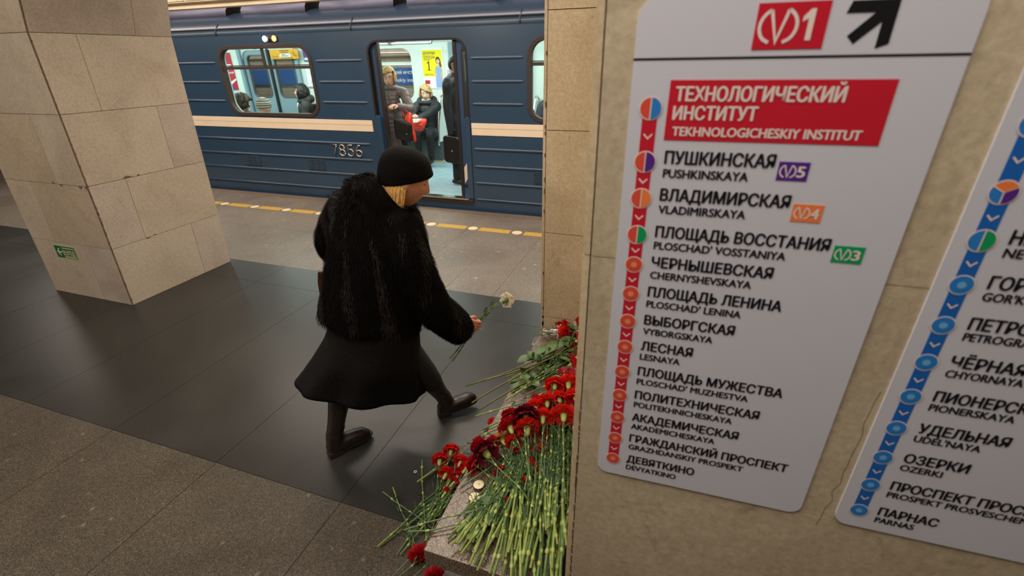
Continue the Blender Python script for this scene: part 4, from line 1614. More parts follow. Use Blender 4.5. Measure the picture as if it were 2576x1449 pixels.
def hair_cap(hm, front=0.055, side=-0.01, back=-0.09, thick=0.016, rough=0.008, seed=0, mats='hair_blond', parent=None, name='hair', face_w=0.062, sweep=0.0):
    """a cap of hair following the skull, open over the face"""
    mb = MB()
    nu, nv = 64, 40
    pts = {}
    for j in range(nv + 1):
        for i in range(nu):
            a, b_ = PI * j / nv, 2 * PI * i / nu
            d = Vector((math.sin(a) * math.cos(b_), math.sin(a) * math.sin(b_), math.cos(a)))
            p = head_surface(d)
            n = noise.noise(Vector((d.x * 5 + seed, d.y * 5, d.z * 3))) * rough + noise.noise(Vector((d.x * 16 + seed, d.y * 16, d.z * 7))) * rough * 0.5
            q = p + Vector((d.x, d.y * (1 if d.y < 0 else 0.6), d.z)).normalized() * (thick + n)
            # limits: how low the hair reaches in this direction
            if d.y > 0.35 and abs(p.x) < face_w:
                lim = front + sweep * p.x
            elif d.y > -0.1:
                lim = side
            else:
                lim = back
            pts[(j, i)] = (q, p.z >= lim - 0.004 * math.sin(b_ * 9 + seed))
    idx = {}
    for j in range(nv):
        for i in range(nu):
            k = [(j, i), (j, (i + 1) % nu), (j + 1, (i + 1) % nu), (j + 1, i)]
            if sum(1 for q in k if pts[q][1]) >= 3:
                f = []
                for q in k:
                    if q not in idx:
                        idx[q] = len(mb.v)
                        mb.v.append(hm @ pts[q][0])
                    f.append(idx[q])
                mb.face(f, 0, True)
    o = obj(name, mb, mats, parent)
    so = o.modifiers.new('thickness', 'SOLIDIFY')
    so.thickness = thick * 0.9
    so.offset = -1
    return o


def locks(name, mats, parent, starts, L, r, seed, spread=0.02):
    """loose locks: starts is a list of (point, direction)"""
    q = random.Random(seed)
    mb = MB()
    for p, d in starts:
        d = Vector(d).normalized()
        jit = Vector((q.uniform(-1, 1), q.uniform(-1, 1), q.uniform(-1, 1))) * spread
        l_ = L * q.uniform(0.7, 1.1)
        pts = [p, p + d * l_ * 0.4 + jit * 0.3, p + d * l_ * 0.75 + jit * 0.7, p + d * l_ + jit]
        mb.tube(catmull([tuple(x) for x in pts], 4), [r * (1 - 0.75 * (i / 12) ** 2) for i in range(13)], 5)
    return obj(name, mb, mats, parent)


def hand(mb, wrist, direction, palm_n, side=1, curl=1.0, s=1.0):
    """palm, four jointed fingers and a thumb; direction points from the wrist to the knuckles, palm_n out of the palm"""
    d = Vector(direction).normalized()
    n = Vector(palm_n)
    n = (n - d * n.dot(d)).normalized()
    r = d.cross(n) * side
    w = Vector(wrist)
    B = Blob()
    B.limb([(*(w - d * 0.03 * s), 0.024 * s), (*(w + d * 0.01 * s), 0.025 * s)], 3, 12, flat=0.75)
    for k, off in enumerate((-0.027, -0.009, 0.009, 0.026)):
        base = w + r * (off * 0.55 * s)
        kn = w + d * (0.083 - 0.004 * abs(k - 1.4)) * s + r * off * s
        B.limb([(*base, 0.017 * s), (*((base + kn) / 2), 0.0145 * s), (*kn, 0.0115 * s)], 3, 10)
    mb2 = B.mesh(0.0035 * s, 3)
    merge(mb, mb2)
    for k, (off, ln) in enumerate(zip((-0.027, -0.009, 0.009, 0.026), (0.062, 0.072, 0.069, 0.054))):
        kn = w + d * (0.083 - 0.004 * abs(k - 1.4)) * s + r * off * s
        pts = [kn - d * 0.008 * s]
        a = 0.25 * curl
        p = kn
        segs = (0.44, 0.32, 0.26)
        for q_, fr_ in enumerate(segs):
            dirn = d * math.cos(a) + n * math.sin(a)
            pts.append(p)
            p = p + dirn * ln * fr_ * s
            a += (0.95 if q_ == 0 else 0.85) * curl
        pts.append(p)
        rr = [0.0105, 0.0105, 0.0095, 0.0088, 0.0068]
        cm = catmull([(*pt, q) for pt, q in zip(pts, rr)], 4)
        mb.tube([c[:3] for c in cm], [c[3] * s for c in cm], 8)
        mb.ell(cm[-1][:3], cm[-1][3] * s, 8, 6)
    # thumb from the side of the palm
    t0 = w + d * 0.022 * s - r * 0.024 * s + n * 0.006 * s
    t1 = t0 + (d * 0.030 - r * 0.014 + n * 0.018) * s
    t2 = t1 + (d * 0.028 + r * 0.006 + n * 0.016) * s
    t3 = t2 + (d * 0.018 + r * 0.014 + n * 0.004) * s
    cm = catmull([(*t0, 0.014), (*t1, 0.0120), (*t2, 0.0105), (*t3, 0.0078)], 4)
    mb.tube([c[:3] for c in cm], [c[3] * s for c in cm], 8)
    mb.ell(cm[-1][:3], cm[-1][3] * s, 8, 6)


def fur(mb, count, length, seed, mi, down=(0, 0, -1), lift=0.35, width=0.0014, keep=None):
    """strands of fur rooted in the faces of mb, in the same mesh"""
    q = random.Random(seed)
    faces = list(range(len(mb.f)))
    areas = []
    for f in mb.f:
        a, b_, c = mb.v[f[0]], mb.v[f[1]], mb.v[f[2]]
        areas.append((b_ - a).cross(c - a).length)
    picks = q.choices(faces, weights=areas, k=count)
    new_v, new_f = [], []
    down = Vector(down)
    for fi in picks:
        f = mb.f[fi]
        a, b_, c = mb.v[f[0]], mb.v[f[1]], mb.v[f[2]]
        u, w = q.random(), q.random()
        if u + w > 1:
            u, w = 1 - u, 1 - w
        p = a + (b_ - a) * u + (c - a) * w
        if keep and not keep(p):
            continue
        n = (b_ - a).cross(c - a)
        if n.length < 1e-12:
            continue
        n.normalize()
        clump = noise.noise_vector(p * 14.0)
        t = (down + clump * 0.55 - n * down.dot(n))
        if n.z > 0.75:
            t = Vector((p.x - AX.x, p.y - AX.y, 0)) + clump * 0.3 + Vector((0.01, 0, 0))
        d = (t.normalized() + n * lift * q.uniform(0.5, 1.5)).normalized()
        L = length * q.uniform(0.6, 1.25)
        s = d.cross(n)
        if s.length < 1e-6:
            continue
        s = s.normalized() * width * q.uniform(0.7, 1.4)
        mid = p + d * L * 0.55 + n * 0.002
        tip = p + d * L + down * L * 0.12
        tone = mi + (1 if noise.noise(Vector((p.x * 15, p.y * 15, p.z * 1.6))) + q.uniform(-0.15, 0.15) > 0.16 else 0)
        k = len(new_v)
        new_v += [p - s - n * 0.002, p + s - n * 0.002, mid + s * 0.7, mid - s * 0.7, tip]
        new_f += [((k, k + 1, k + 2, k + 3), tone), ((k + 3, k + 2, k + 4), tone)]
    base = len(mb.v)
    mb.v += new_v
    for f, m_ in new_f:
        mb.face([i + base for i in f], m_, True)
    return mb


# ---- the woman in the fur coat
AX = Vector((-1.22, 1.60, 0))
VW = Vector((-0.606, 0.795, 0)).normalized()
VR = Vector((VW.y, -VW.x, 0))


def bp(px, py, off=0.0):
    d = px_ray(px, py)
    t_ = (off - (CAM - AX).dot(VW)) / d.dot(VW)
    return CAM + d * t_


woman = thing('person', 'woman in long black fur coat and black knit hat walking with a white carnation', 'person', (AX.x, AX.y, 0))


def ring(L, R, bn, bf, n=44, power=2.2, fold=0.0, nf=9, ph=0.0, off=0.0):
    P, Q = bp(*L, off), bp(*R, off)
    c, e = (P + Q) / 2, (Q - P) / 2
    out = []
    for i in range(n):
        a = 2 * PI * i / n
        ca, sa = math.cos(a), math.sin(a)
        k = (abs(ca) ** power + abs(sa) ** power) ** (-1 / power)
        k *= 1 + fold * math.sin(nf * a + ph) * (0.4 + 0.6 * abs(sa)) + fold * 0.5 * math.sin(4 * a + 1.3 + ph)
        out.append(c + e * (ca * k) + VW * ((bf if sa > 0 else bn) * sa * k))
    return out


# fur jacket: body, sleeves and shawl collar in one skin
J = [((925, 470), (1036, 540), .075, .07), ((884, 490), (1046, 566), .125, .11), ((852, 512), (1052, 600), .160, .14), ((830, 560), (1058, 648), .175, .16), ((820, 640), (1062, 712), .180, .17),
     ((812, 712), (1062, 770), .185, .18), ((803, 765), (1062, 800), .175, .19), ((799, 797), (1060, 820), .175, .20)]
rows = [ring(*q) for q in J]
jb = Blob()
jb.mb.grid(rows, 0, True, True, True, True)
RS, RE, RC = bp(1006, 590, -0.10), bp(1082, 762, -0.13), bp(1150, 822, -0.08)
jb.limb([(*bp(985, 560, -0.06), .085), (*RS, .105), (*bp(1040, 672, -0.14), .092), (*RE, .088), (*bp(1118, 797, -0.11), .084), (*RC, .084)], 6, 18)
LS, LE = bp(868, 535, 0.06), bp(828, 605, 0.12)
jb.limb([(*bp(880, 530, 0.0), .085), (*LS, .085), (*LE, .066), (*bp(850, 640, 0.24), .06), (*bp(900, 650, 0.34), .05)], 6, 16)
jb.limb([(*bp(885, 492, 0.06), .050), (*bp(918, 474, -0.03), .058), (*bp(955, 513, -0.08), .055), (*bp(1000, 560, -0.07), .052), (*bp(1042, 580, -0.02), .042)], 6, 14)
jb.limb([(*bp(885, 492, 0.06), .050), (*bp(930, 465, 0.10), .052), (*bp(990, 490, 0.12), .050), (*bp(1035, 548, 0.08), .045), (*bp(1046, 585, 0.0), .04)], 6, 14)
jm = jb.mesh(0.013, 3)
for i, p in enumerate(jm.v):
    nz = noise.noise(Vector((p.x * 9, p.y * 9, p.z * 2.2)))
    jm.v[i] = p + Vector((p.x - AX.x, p.y - AX.y, 0)).normalized() * (0.007 * nz)
fur(jm, 52000, 0.024, 5, 0, lift=0.20, width=0.0009)
obj('fur_jacket', jm, ['fur_black', 'fur_brown'], woman)

# coat skirt below the jacket
S = [((824, 770), (1054, 812), .170, .17, 0.0), ((822, 838), (1056, 858), .170, .18, 0.015), ((800, 890), (1060, 905), .175, .19, 0.04), ((772, 938), (1064, 945), .155, .20, 0.065), ((748, 974), (1064, 984), .145, .21, 0.085)]
prm = [catmull([(q[0][0], q[0][1], q[1][0], q[1][1], q[2], q[3], q[4]) for q in S], 5)][0]
rows = [ring((q[0], q[1]), (q[2], q[3]), q[4], q[5], 72, 2.1, q[6], 7, 0.4) for q in prm]
inner = [[p + (sum(r, Vector()) / len(r) - p) * 0.05 for p in r] for r in rows[::-1]]
sk = MB()
sk.grid(rows + inner, 0, True, True)
fur(sk, 12000, 0.008, 8, 0, lift=0.25, width=0.0008)
obj('coat_skirt', sk, ['skirt_black', 'fur_black'], woman)

# legs, boots
HB = onz(829, 1149, 0.0)     # back heel
TB = onz(893, 1117, 0.0)     # back toe
HF = onz(1104, 1046, 0.0)    # front heel
TF = onz(1190, 1022, 0.0)
hipB, hipF = bp(935, 850, 0.05), bp(985, 850, -0.03)


def boot(name, heel, toe, knee, lift=0.0):
    d = (toe - heel)
    d.z = 0
    L = d.length
    d.normalize()
    k = 0.245 / max(L, 0.01)
    toe_ = heel + d * 0.228
    Z = Vector((0, 0, 1))
    t_ = Vector((0, 0, lift))
    B = Blob()
    ank = heel + d * 0.045 + Z * 0.105
    B.limb([(*(heel + d * 0.03 + Z * 0.055), 0.037), (*(heel + d * 0.10 + Z * 0.055), 0.040), (*(heel + d * 0.17 + Z * 0.046 + t_ * 0.7), 0.038), (*(toe_ - d * 0.03 + Z * 0.036 + t_), 0.028)], 5, 14)
    B.limb([(*(heel + d * 0.035 + Z * 0.06), 0.036), (*ank, 0.041), (*(ank.lerp(knee, 0.25)), 0.043), (*(ank.lerp(knee, 0.55)), 0.052), (*(ank.lerp(knee, 0.85)), 0.055)], 6, 16)
    mb = B.mesh(0.008, 2)
    for i, p in enumerate(mb.v):          # soft wrinkles at the ankle
        h = p.z
        if 0.095 < h < 0.19:
            mb.v[i] = p + Vector((p.x - ank.x, p.y - ank.y, 0)).normalized() * (0.0026 * math.sin(h * 190 + 2.5 * math.sin(p.x * 45 + p.y * 30)) * noise.noise(p * 22.0) * 2.2)
    o = obj(name, mb, 'leather_boot', woman)
    sl = MB()
    n = Vector((-d.y, d.x, 0))
    prof_ = [(-0.004, 0.026), (0.03, 0.033), (0.08, 0.030), (0.125, 0.036), (0.175, 0.037), (0.215, 0.026), (0.234, 0.006)]
    top = [heel + d * a + n * w for a, w in prof_] + [heel + d * a - n * w for a, w in prof_[::-1]]
    up_ = [0.0] * 7
    lo_ = [p + Z * (0.016 + lift * max(0, min(1, ((p - heel).dot(d) - 0.05) / 0.2))) for p in top]
    hi_ = [p + Z * 0.014 for p in lo_]
    sl.grid([lo_, hi_], 0, False, True, True, True)
    hl = [heel + d * a + n * w for a, w in ((-0.003, 0.028), (0.03, 0.034), (0.065, 0.032))] + [heel + d * a - n * w for a, w in ((0.065, 0.032), (0.03, 0.034), (-0.003, 0.028))]
    sl.grid([[p + Z * 0.0005 for p in hl], [p + Z * 0.02 for p in hl]], 0, False, True, True, True)
    obj('sole', sl, 'boot_sole', o)
    return ank


kneeB = bp(864, 925, -0.02)
kneeF = HF.lerp(hipF, 0.52) + Vector((0.03, 0.03, 0.03))
aB = boot('boot', HB, TB, kneeB)
aF = boot('boot', HF, TF, kneeF, 0.03)
tr = Blob()
for kn, hp_ in ((kneeB, hipB), (kneeF, hipF)):
    an = aB if kn is kneeB else aF
    tr.limb([(*an.lerp(kn, 0.62), .058), (*kn, .066), (*kn.lerp(hp_, 0.5), .080), (*hp_, .095)], 5, 14)
tr.limb([(*hipB, .1), (*hipF, .1)], 4, 14)
obj('trousers', tr.mesh(0.012, 2), 'trousers_black', woman)

# head, body, hands
HD = bp(1017, 452)
HM = head_matrix(HD, math.radians(-53), math.radians(18), math.radians(3), 1.0)
wb = Blob()
head_grid(wb.mb, HM)
neck = HM @ Vector((0, -0.035, -0.085))
chest = bp(960, 590)
wb.limb([(*(HM @ Vector((0, -0.02, -0.04))), .052), (*neck, .052), (*bp(968, 535), .062)], 5, 14)
wb.limb([(*bp(968, 535), .07), (*chest, .12), (*bp(950, 700), .115), (*bp(950, 800), .13)], 5, 16, flat=0.8)
wb.limb([(*bp(965, 560), .06), (*RS, .055), (*RE, .045), (*RC, .034), (*bp(1168, 817, -0.07), .027)], 5, 12)
wb.limb([(*bp(940, 560), .06), (*LS, .055), (*LE, .045), (*bp(850, 640, 0.24), .04), (*bp(900, 650, 0.34), .03)], 5, 12)
for kn, hp_, an in ((kneeB, hipB, aB), (kneeF, hipF, aF)):
    wb.limb([(*hp_, .09), (*kn, .055), (*kn.lerp(an, 0.4), .05), (*an, .035)], 5, 12)
bm_ = wb.mesh(0.0055, 1)
face_paint(bm_, HM, down=True)
HDIR = (VR * 0.80 + Vector((0, 0, -0.55)) + VW * 0.10).normalized()
HPALM = (VW * 0.92 + VR * 0.1 + Vector((0, 0, -0.12))).normalized()
HH = bp(1197, 817, -0.045)
HW = HH - HDIR * 0.076 - HPALM * 0.024
hand(bm_, HW, HDIR, HPALM, -1, 1.5, 0.86)
obj('body', bm_, ['skin'] + FACE, woman)

# blond bob showing below the hat
starts = []
for k in range(340):
    a = math.radians(rnd.uniform(-150, -2))
    starts.append((HM @ Vector((math.cos(a) * 0.078, math.sin(a) * 0.096, rnd.uniform(0.0, 0.025))), HM.to_3x3() @ Vector((0.10 * math.cos(a), 0.10 * math.sin(a) + (0.10 if a > -0.9 else 0), -1))))
locks('hair', 'hair_blond', woman, starts, 0.135, 0.0036, 3, 0.010)

# knitted hat
hr = []
for z, s_, y_ in ((-0.034, 1.03, 0), (-0.028, 1.09, 0), (0.0, 1.12, 0), (0.035, 1.14, -0.002), (0.075, 1.08, -0.004), (0.105, 0.92, -0.006), (0.128, 0.66, -0.008), (0.140, 0.34, -0.01), (0.143, 0.05, -0.01)):
    rg = []
    for i in range(56):
        a = 2 * PI * i / 56
        y = math.sin(a) * 0.100 * s_ + y_
        zz_ = z + (0.084 * (math.sin(a) * 0.5 + 0.5) * max(0, 1 - (z + 0.034) / 0.10)) - 0.006
        rg.append(HM @ Vector((math.cos(a) * 0.083 * s_, y, zz_)))
    hr.append(rg)
cm = [[Vector(x) for x in catmull([tuple(r[i]) for r in hr], 4)] for i in range(56)]
hrows = [[cm[i][j] for i in range(56)] for j in range(len(cm[0]))]
hb = MB()
hb.grid(hrows, 0, True, True, False, True)
ho = obj('knit_hat', hb, 'knit_black', woman)
so = ho.modifiers.new('thickness', 'SOLIDIFY')
so.thickness = 0.006
so.offset = -1

# handbag hanging at her left elbow
M['bag_print'] = plain('bag_print', '5a3a24', 0.4, var=0.7, vscale=90)
hbag = thing('handbag', 'brown patterned handbag hanging from the left arm of the woman', 'handbag', bp(818, 700, 0.2))
mb = MB()
P0, P1, P2, P3 = bp(799, 684, 0.22), bp(880, 690, 0.30), bp(876, 765, 0.30), bp(806, 755, 0.22)
th_ = Vector((VW.x, VW.y, 0)) * 0.05
mb.grid([[P3, P2, P2 + th_, P3 + th_], [P0.lerp(P3, 0.4) - VR * 0.006, P1.lerp(P2, 0.4), P1.lerp(P2, 0.4) + th_, P0.lerp(P3, 0.4) + th_], [P0, P1, P1 + th_ * 0.6, P0 + th_ * 0.6]], 0, False, True, True, True)
obj('bag_body', mb, 'bag_print', hbag, bevel=0.006)
mb = MB()
mb.tube(catmull([tuple(P0.lerp(P1, 0.3)), tuple(bp(828, 640, 0.2)), tuple(bp(845, 622, 0.22)), tuple(P0.lerp(P1, 0.8))], 6), 0.005, 6)
obj('handle', mb, 'bag_black', hbag)

# ---- passengers
def arm_joint(sh, wr, l1, l2, bend):
    """elbow between shoulder and wrist, bent towards the vector bend"""
    d = wr - sh
    L = min(d.length, (l1 + l2) * 0.995)
    u = d.normalized()
    a = (l1 * l1 - l2 * l2 + L * L) / (2 * L)
    h = math.sqrt(max(0.0, l1 * l1 - a * a))
    b = Vector(bend)
    b = (b - u * b.dot(u)).normalized()
    return sh + u * a + b * h


def passenger(label, pos, yaw, pose, head_yaw=None, head_pitch=0.0, s=1.0, hands=(None, None), coat='coat_black', trousers='trousers_black', shoes='bag_black', skin='skin_pale',
              coat_len=0.55, puff=0.0, hair=None, collar=None, hood=None, lean=0.0, bulk=1.0, name='person', head_s=None):
    """pos: point on the floor (or under the seat); pose: 'stand' or 'sit'; yaw 0 faces +Y"""
    fwd = Vector((-math.sin(yaw), math.cos(yaw), 0))
    rgt = Vector((fwd.y, -fwd.x, 0))
    Z = Vector((0, 0, 1))
    pos = Vector(pos)
    t = thing(name, label, 'person', pos)
    hip_h = (0.90 if pose == 'stand' else 0.50 - 0.0) * s
    hip = pos + Z * hip_h
    up = (Z + fwd * lean).normalized()
    chest = hip + up * 0.36 * s
    neck = hip + up * 0.55 * s
    hc = hip + up * 0.70 * s + fwd * 0.03 * s
    hm = head_matrix(hc, head_yaw if head_yaw is not None else yaw, head_pitch, 0, head_s or (0.96 if s > 0.93 else 0.9))
    sh = [neck - up * 0.06 * s + rgt * (q * 0.185 * s) for q in (-1, 1)]
    wr = []
    for k, h in enumerate(hands):
        q = (-1, 1)[k]
        wr.append(Vector(h) if h is not None else (hip + rgt * (q * 0.25 * s) + fwd * 0.06 - Z * 0.08 * s if pose == 'stand' else hip + rgt * (q * 0.13 * s) + fwd * 0.30 * s + Z * 0.10 * s))
    el = [arm_joint(sh[k], wr[k], 0.30 * s, 0.27 * s, -fwd * 0.6 + rgt * ((-1, 1)[k] * 0.6) - Z * 0.4) for k in (0, 1)]
    hj = [hip + rgt * (q * 0.09 * s) for q in (-1, 1)]
    if pose == 'stand':
        kn = [h - Z * 0.43 * s + fwd * 0.02 for h in hj]
        an = [h - Z * (hip_h - 0.08) + rgt * (0.02 * q) for h, q in zip(hj, (-1, 1))]
    else:
        kn = [h + fwd * 0.42 * s + Z * 0.03 + rgt * (0.03 * q) for h, q in zip(hj, (-1, 1))]
        an = [k - Z * (hip_h - 0.05) + fwd * 0.02 for k in kn]
    # body: one skin from head to feet
    B = Blob()
    head_grid(B.mb, hm, 48, 40)
    B.limb([(*(hm @ Vector((0, -0.02, -0.05))), .050), (*neck, .050), (*chest, .085 * s), (*hip, .085 * s)], 5, 14)
    for k in (0, 1):
        B.limb([(*(neck - up * 0.04), .042), (*sh[k], .042), (*el[k], .034), (*wr[k], .026)], 5, 10)
        hd = (wr[k] - el[k]).normalized()
        B.limb([(*wr[k], .027), (*(wr[k] + hd * 0.05), .034), (*(wr[k] + hd * 0.085), .028)], 4, 10, flat=0.7)
        B.limb([(*hj[k], .06 * s), (*hj[k].lerp(kn[k], 0.5), .05 * s), (*kn[k], .036 * s), (*kn[k].lerp(an[k], 0.5), .034 * s), (*an[k], .03)], 5, 10)
    bm = B.mesh(0.008, 1)
    for k in (0, 1):
        hd = (wr[k] - el[k]).normalized()
        sd = hd.cross(Z)
        if sd.length < 0.1:
            sd = rgt.copy()
        sd.normalize()
        dn = sd.cross(hd)
        if dn.z > 0:
            dn = -dn
        for j in range(4):
            b0 = wr[k] + hd * 0.08 + sd * (-0.027 + 0.018 * j)
            cmx = catmull([(*b0, .0095), (*(b0 + hd * 0.028 + dn * 0.008), .0092), (*(b0 + hd * 0.040 + dn * 0.030), .0085), (*(b0 + hd * 0.030 + dn * 0.048), .007)], 3)
            bm.tube([c[:3] for c in cmx], [c[3] for c in cmx], 7)
        b0 = wr[k] + hd * 0.03 + sd * (0.03 * (-1, 1)[k])
        cmx = catmull([(*b0, .012), (*(b0 + hd * 0.03 + dn * 0.022), .0105), (*(b0 + hd * 0.055 + dn * 0.030), .008)], 3)
        bm.tube([c[:3] for c in cmx], [c[3] for c in cmx], 7)
    face_paint(bm, hm)
    obj('body', bm, [skin] + FACE, t)
    # coat
    B = Blob()
    w = bulk
    n_ = 10
    B.limb([(*(neck + up * 0.0), .080 * max(w, 0.95)), (*(neck - up * 0.07 * s), .13 * w), (*chest, .165 * w * s), (*(hip + up * 0.12), .165 * w * s), (*hip, .175 * w * s)], 8, 18, flat=0.82, puff=puff, npuff=9)
    for k in (0, 1):
        B.limb([(*(neck - up * 0.05), .075 * w), (*sh[k], .082 * w), (*sh[k].lerp(el[k], 0.5), .074 * w), (*el[k], .068 * w), (*el[k].lerp(wr[k], 0.6), .060 * w), (*(wr[k] - (wr[k] - el[k]).normalized() * 0.01), .052 * w)], 6, 14, puff=puff, npuff=11)
    if pose == 'stand':
        B.limb([(*hip, .175 * w * s), (*(hip - Z * coat_len * 0.5), .185 * w * s), (*(hip - Z * coat_len), .19 * w * s)], 8, 18, flat=0.85, puff=puff, npuff=7)
    else:
        for k in (0, 1):
            B.limb([(*hj[k], .12 * w * s), (*hj[k].lerp(kn[k], 0.6), .105 * w * s)], 5, 14)
    if collar:
        for q in (0, 1):
            pass
        ring_ = [(*(neck + up * 0.015 + (rgt * math.cos(a) * 0.075 + fwd * (math.sin(a) * 0.075 + 0.01))), collar) for a in [2 * PI * i / 10 for i in range(11)]]
        B.limb(ring_, 3, 10)
    if hood:
        ring_ = [(*(neck + up * (0.02 + 0.02 * math.sin(a) * -1) + (rgt * math.cos(a) * 0.115 + fwd * (math.sin(a) * 0.10 - 0.02))), hood * (1.25 if math.sin(a) < 0 else 0.8)) for a in [2 * PI * i / 12 for i in range(13)]]
        B.limb(ring_, 3, 12)
    obj('coat', B.mesh(0.010, 2 if puff < 0.12 else 1), coat, t)
    # trousers and shoes
    B = Blob()
    for k in (0, 1):
        B.limb([(*hj[k], .10 * s), (*hj[k].lerp(kn[k], 0.5), .092 * s), (*kn[k], .075 * s), (*kn[k].lerp(an[k], 0.5), .068 * s), (*(an[k] + Z * 0.02), .058 * s)], 5, 12)
    obj('trousers', B.mesh(0.012, 2), trousers, t)
    for k in (0, 1):
        B = Blob()
        a0 = Vector((an[k].x, an[k].y, pos.z))
        B.limb([(*(a0 - fwd * 0.05 + Z * 0.045), .036), (*(a0 + fwd * 0.06 + Z * 0.045), .040), (*(a0 + fwd * 0.17 + Z * 0.032), .028)], 4, 12)
        mbs = B.mesh(0.009, 1)
        for i_, p in enumerate(mbs.v):
            if p.z < pos.z + 0.004:
                mbs.v[i_] = Vector((p.x, p.y, pos.z + 0.004))
        obj('shoe', mbs, shoes, t)
    if hair:
        hair_cap(hm, parent=t, **hair)
    return t, hm, dict(neck=neck, chest=chest, hip=hip, fwd=fwd, rgt=rgt, wr=wr, el=el, sh=sh, kn=kn)


def spectacles(hm, parent, dark=False):
    mb = MB()
    for s_ in (-1, 1):
        mb.tube([hm @ Vector((s_ * 0.031 + 0.021 * math.cos(a), 0.100, 0.006 + 0.015 * math.sin(a))) for a in [2 * PI * i / 14 for i in range(15)]], 0.0018, 5)
        mb.tube([hm @ Vector((s_ * 0.052, 0.098, 0.010)), hm @ Vector((s_ * 0.079, 0.07, 0.012)), hm @ Vector((s_ * 0.082, 0.0, 0.010))], 0.0018, 5)
        if dark:
            mb.add([hm @ Vector((s_ * 0.031 + 0.021 * math.cos(a), 0.1005, 0.006 + 0.015 * math.sin(a))) for a in [2 * PI * i / 14 for i in range(14)]], [tuple(range(14))])
    mb.tube([hm @ Vector((-0.010, 0.102, 0.008)), hm @ Vector((0.010, 0.102, 0.008))], 0.0018, 5)
    return obj('glasses', mb, 'glasses', parent)


ZF_ = ZF + 0.001
# standing at the left of the open door
a0 = ony(985, 330, 6.05)
p1, hm1, k1 = passenger('standing person with blond hair and glasses in a long brown quilted coat', (-3.83, 6.02, ZF_), PI + 0.35, 'stand', PI + 0.42, 0.05, 0.90,
                        (ony(1000, 268, 5.74), None), 'puffer_brown', head_s=1.02, coat_len=0.62, puff=0.17, collar=0.034, bulk=0.86,
                        hair=dict(front=0.050, side=-0.045, back=-0.10, thick=0.015, rough=0.010, seed=2, mats='hair_light', face_w=0.058, sweep=-0.35))
spectacles(hm1, p1)
# her shoulder bag and red bag
t = thing('shoulder_bag', 'small black shoulder bag hanging at the front of the brown quilted coat', 'bag', ony(1014, 325, 5.75))
q = ony(1017, 326, 5.74)
mb = MB()
mb.prism(rrect(-0.125, -0.14, 0.125, 0.12, 0.04), lambda a, b, d: q + Vector((a * 0.93 + d * 0.1, a * 0.1 + d, b - a * 0.25)), 0.045, -0.045)
obj('bag_body', mb, 'bag_black', t, bevel=0.012)
mb = MB()
mb.prism(rrect(-0.10, -0.02, 0.10, 0.10, 0.03), lambda a, b, d: q + Vector((a * 0.93, a * 0.1 - d, b - a * 0.25)), 0.054, 0.044)
fl_ = obj('flap', mb, 'bag_black', t, bevel=0.004)
mb = MB()
mb.ell(q + Vector((0.06, -0.05, -0.05)), 0.009, 8, 6)
obj('clasp', mb, 'metal_clasp', t)
mb = MB()
mb.tube(catmull([tuple(q + Vector((-0.11, 0, 0.11))), tuple(ony(990, 282, 5.76)), tuple(ony(978, 240, 5.80)), tuple(ony(970, 228, 5.9))], 6), 0.008, 6, flat=0.4)
obj('strap', mb, 'bag_black', t)


def soft_bag(name, label, pts, thick, mat_, y, grip=None, extra=None, cat='bag'):
    """a slack bag standing in the plane y: pts are picture points of its outline seen from the platform"""
    P = [ony(px, py, yy) for px, py, yy in pts]
    c = sum(P, Vector()) / len(P)
    t = thing(name, label, cat, c)
    mb = MB()
    dense = [Vector(x) for x in catmull([tuple(p) for p in P], 5, True)]
    nrm = Vector((0.1, -1, 0.05)).normalized()
    rows = []
    for f, d in ((0.0, 1.0), (0.45, 0.9), (0.8, 0.55), (1.0, 0.0), (0.8, -0.55), (0.45, -0.9), (0.0, -1.0)):
        rows.append([c + (p - c) * f + nrm * thick * d * (1 + 0.45 * noise.noise(Vector((p.x * 9 + f * 4, p.z * 9, d)))) for p in dense])
    mb.grid(rows, 0, True, True)
    obj('bag_body', mb, mat_, t)
    if grip:
        for g in grip:
            mb = MB()
            mb.tube(catmull([tuple(ony(*x)) for x in g], 5), 0.008, 6, flat=0.5)
            obj('handle', mb, mat_, t)
    return t, c


soft_bag('shopping_bag', 'bright red cloth bag hanging from the arm of the standing blond person', [(1018, 292, 5.78), (1034, 284, 5.78), (1041, 320, 5.78), (1048, 352, 5.78), (1040, 358, 5.78), (1026, 352, 5.78), (1024, 330, 5.78)], 0.045, 'bag_red', 5.78,
         [[(1016, 292, 5.78), (1012, 278, 5.80), (1018, 276, 5.80), (1030, 286, 5.78)]])

# seated by the end rail on the far bench
p2, hm2, k2 = passenger('seated person with short blond hair in a black hooded coat, bag on lap', (-4.16, 7.62, ZF + 0.05), PI + 0.22, 'sit', PI + 0.40, 0.05, 0.90,
                        (ony(1052, 300, 7.18), ony(1042, 292, 7.20)), 'coat_black', head_s=1.08, coat_len=0.5, puff=0.05, hood=0.058, bulk=0.98,
                        hair=dict(front=0.048, side=-0.035, back=-0.07, thick=0.016, rough=0.012, seed=6, mats='hair_light', face_w=0.060, sweep=0.45))
B = Blob()
B.limb([(*(k2['neck'] + Vector((math.cos(a) * 0.062, math.sin(a) * 0.062 - 0.02, 0.045))), .024) for a in [2 * PI * i / 10 for i in range(11)]], 3, 10)
obj('roll_neck', B.mesh(0.008, 1), 'knit_white', p2)
t, c = soft_bag('plastic_bag', 'glossy red and white plastic bag on the lap of the seated person', [(1040, 300, 7.05), (1072, 299, 7.05), (1069, 318, 7.02), (1060, 331, 7.0), (1044, 326, 7.0), (1038, 312, 7.02)], 0.06, 'bag_red', 7.05)
mb = MB()
W_ = [ony(*x) for x in ((1037, 299, 6.96), (1060, 299, 6.96), (1050, 308, 6.945), (1038, 309, 6.945))]
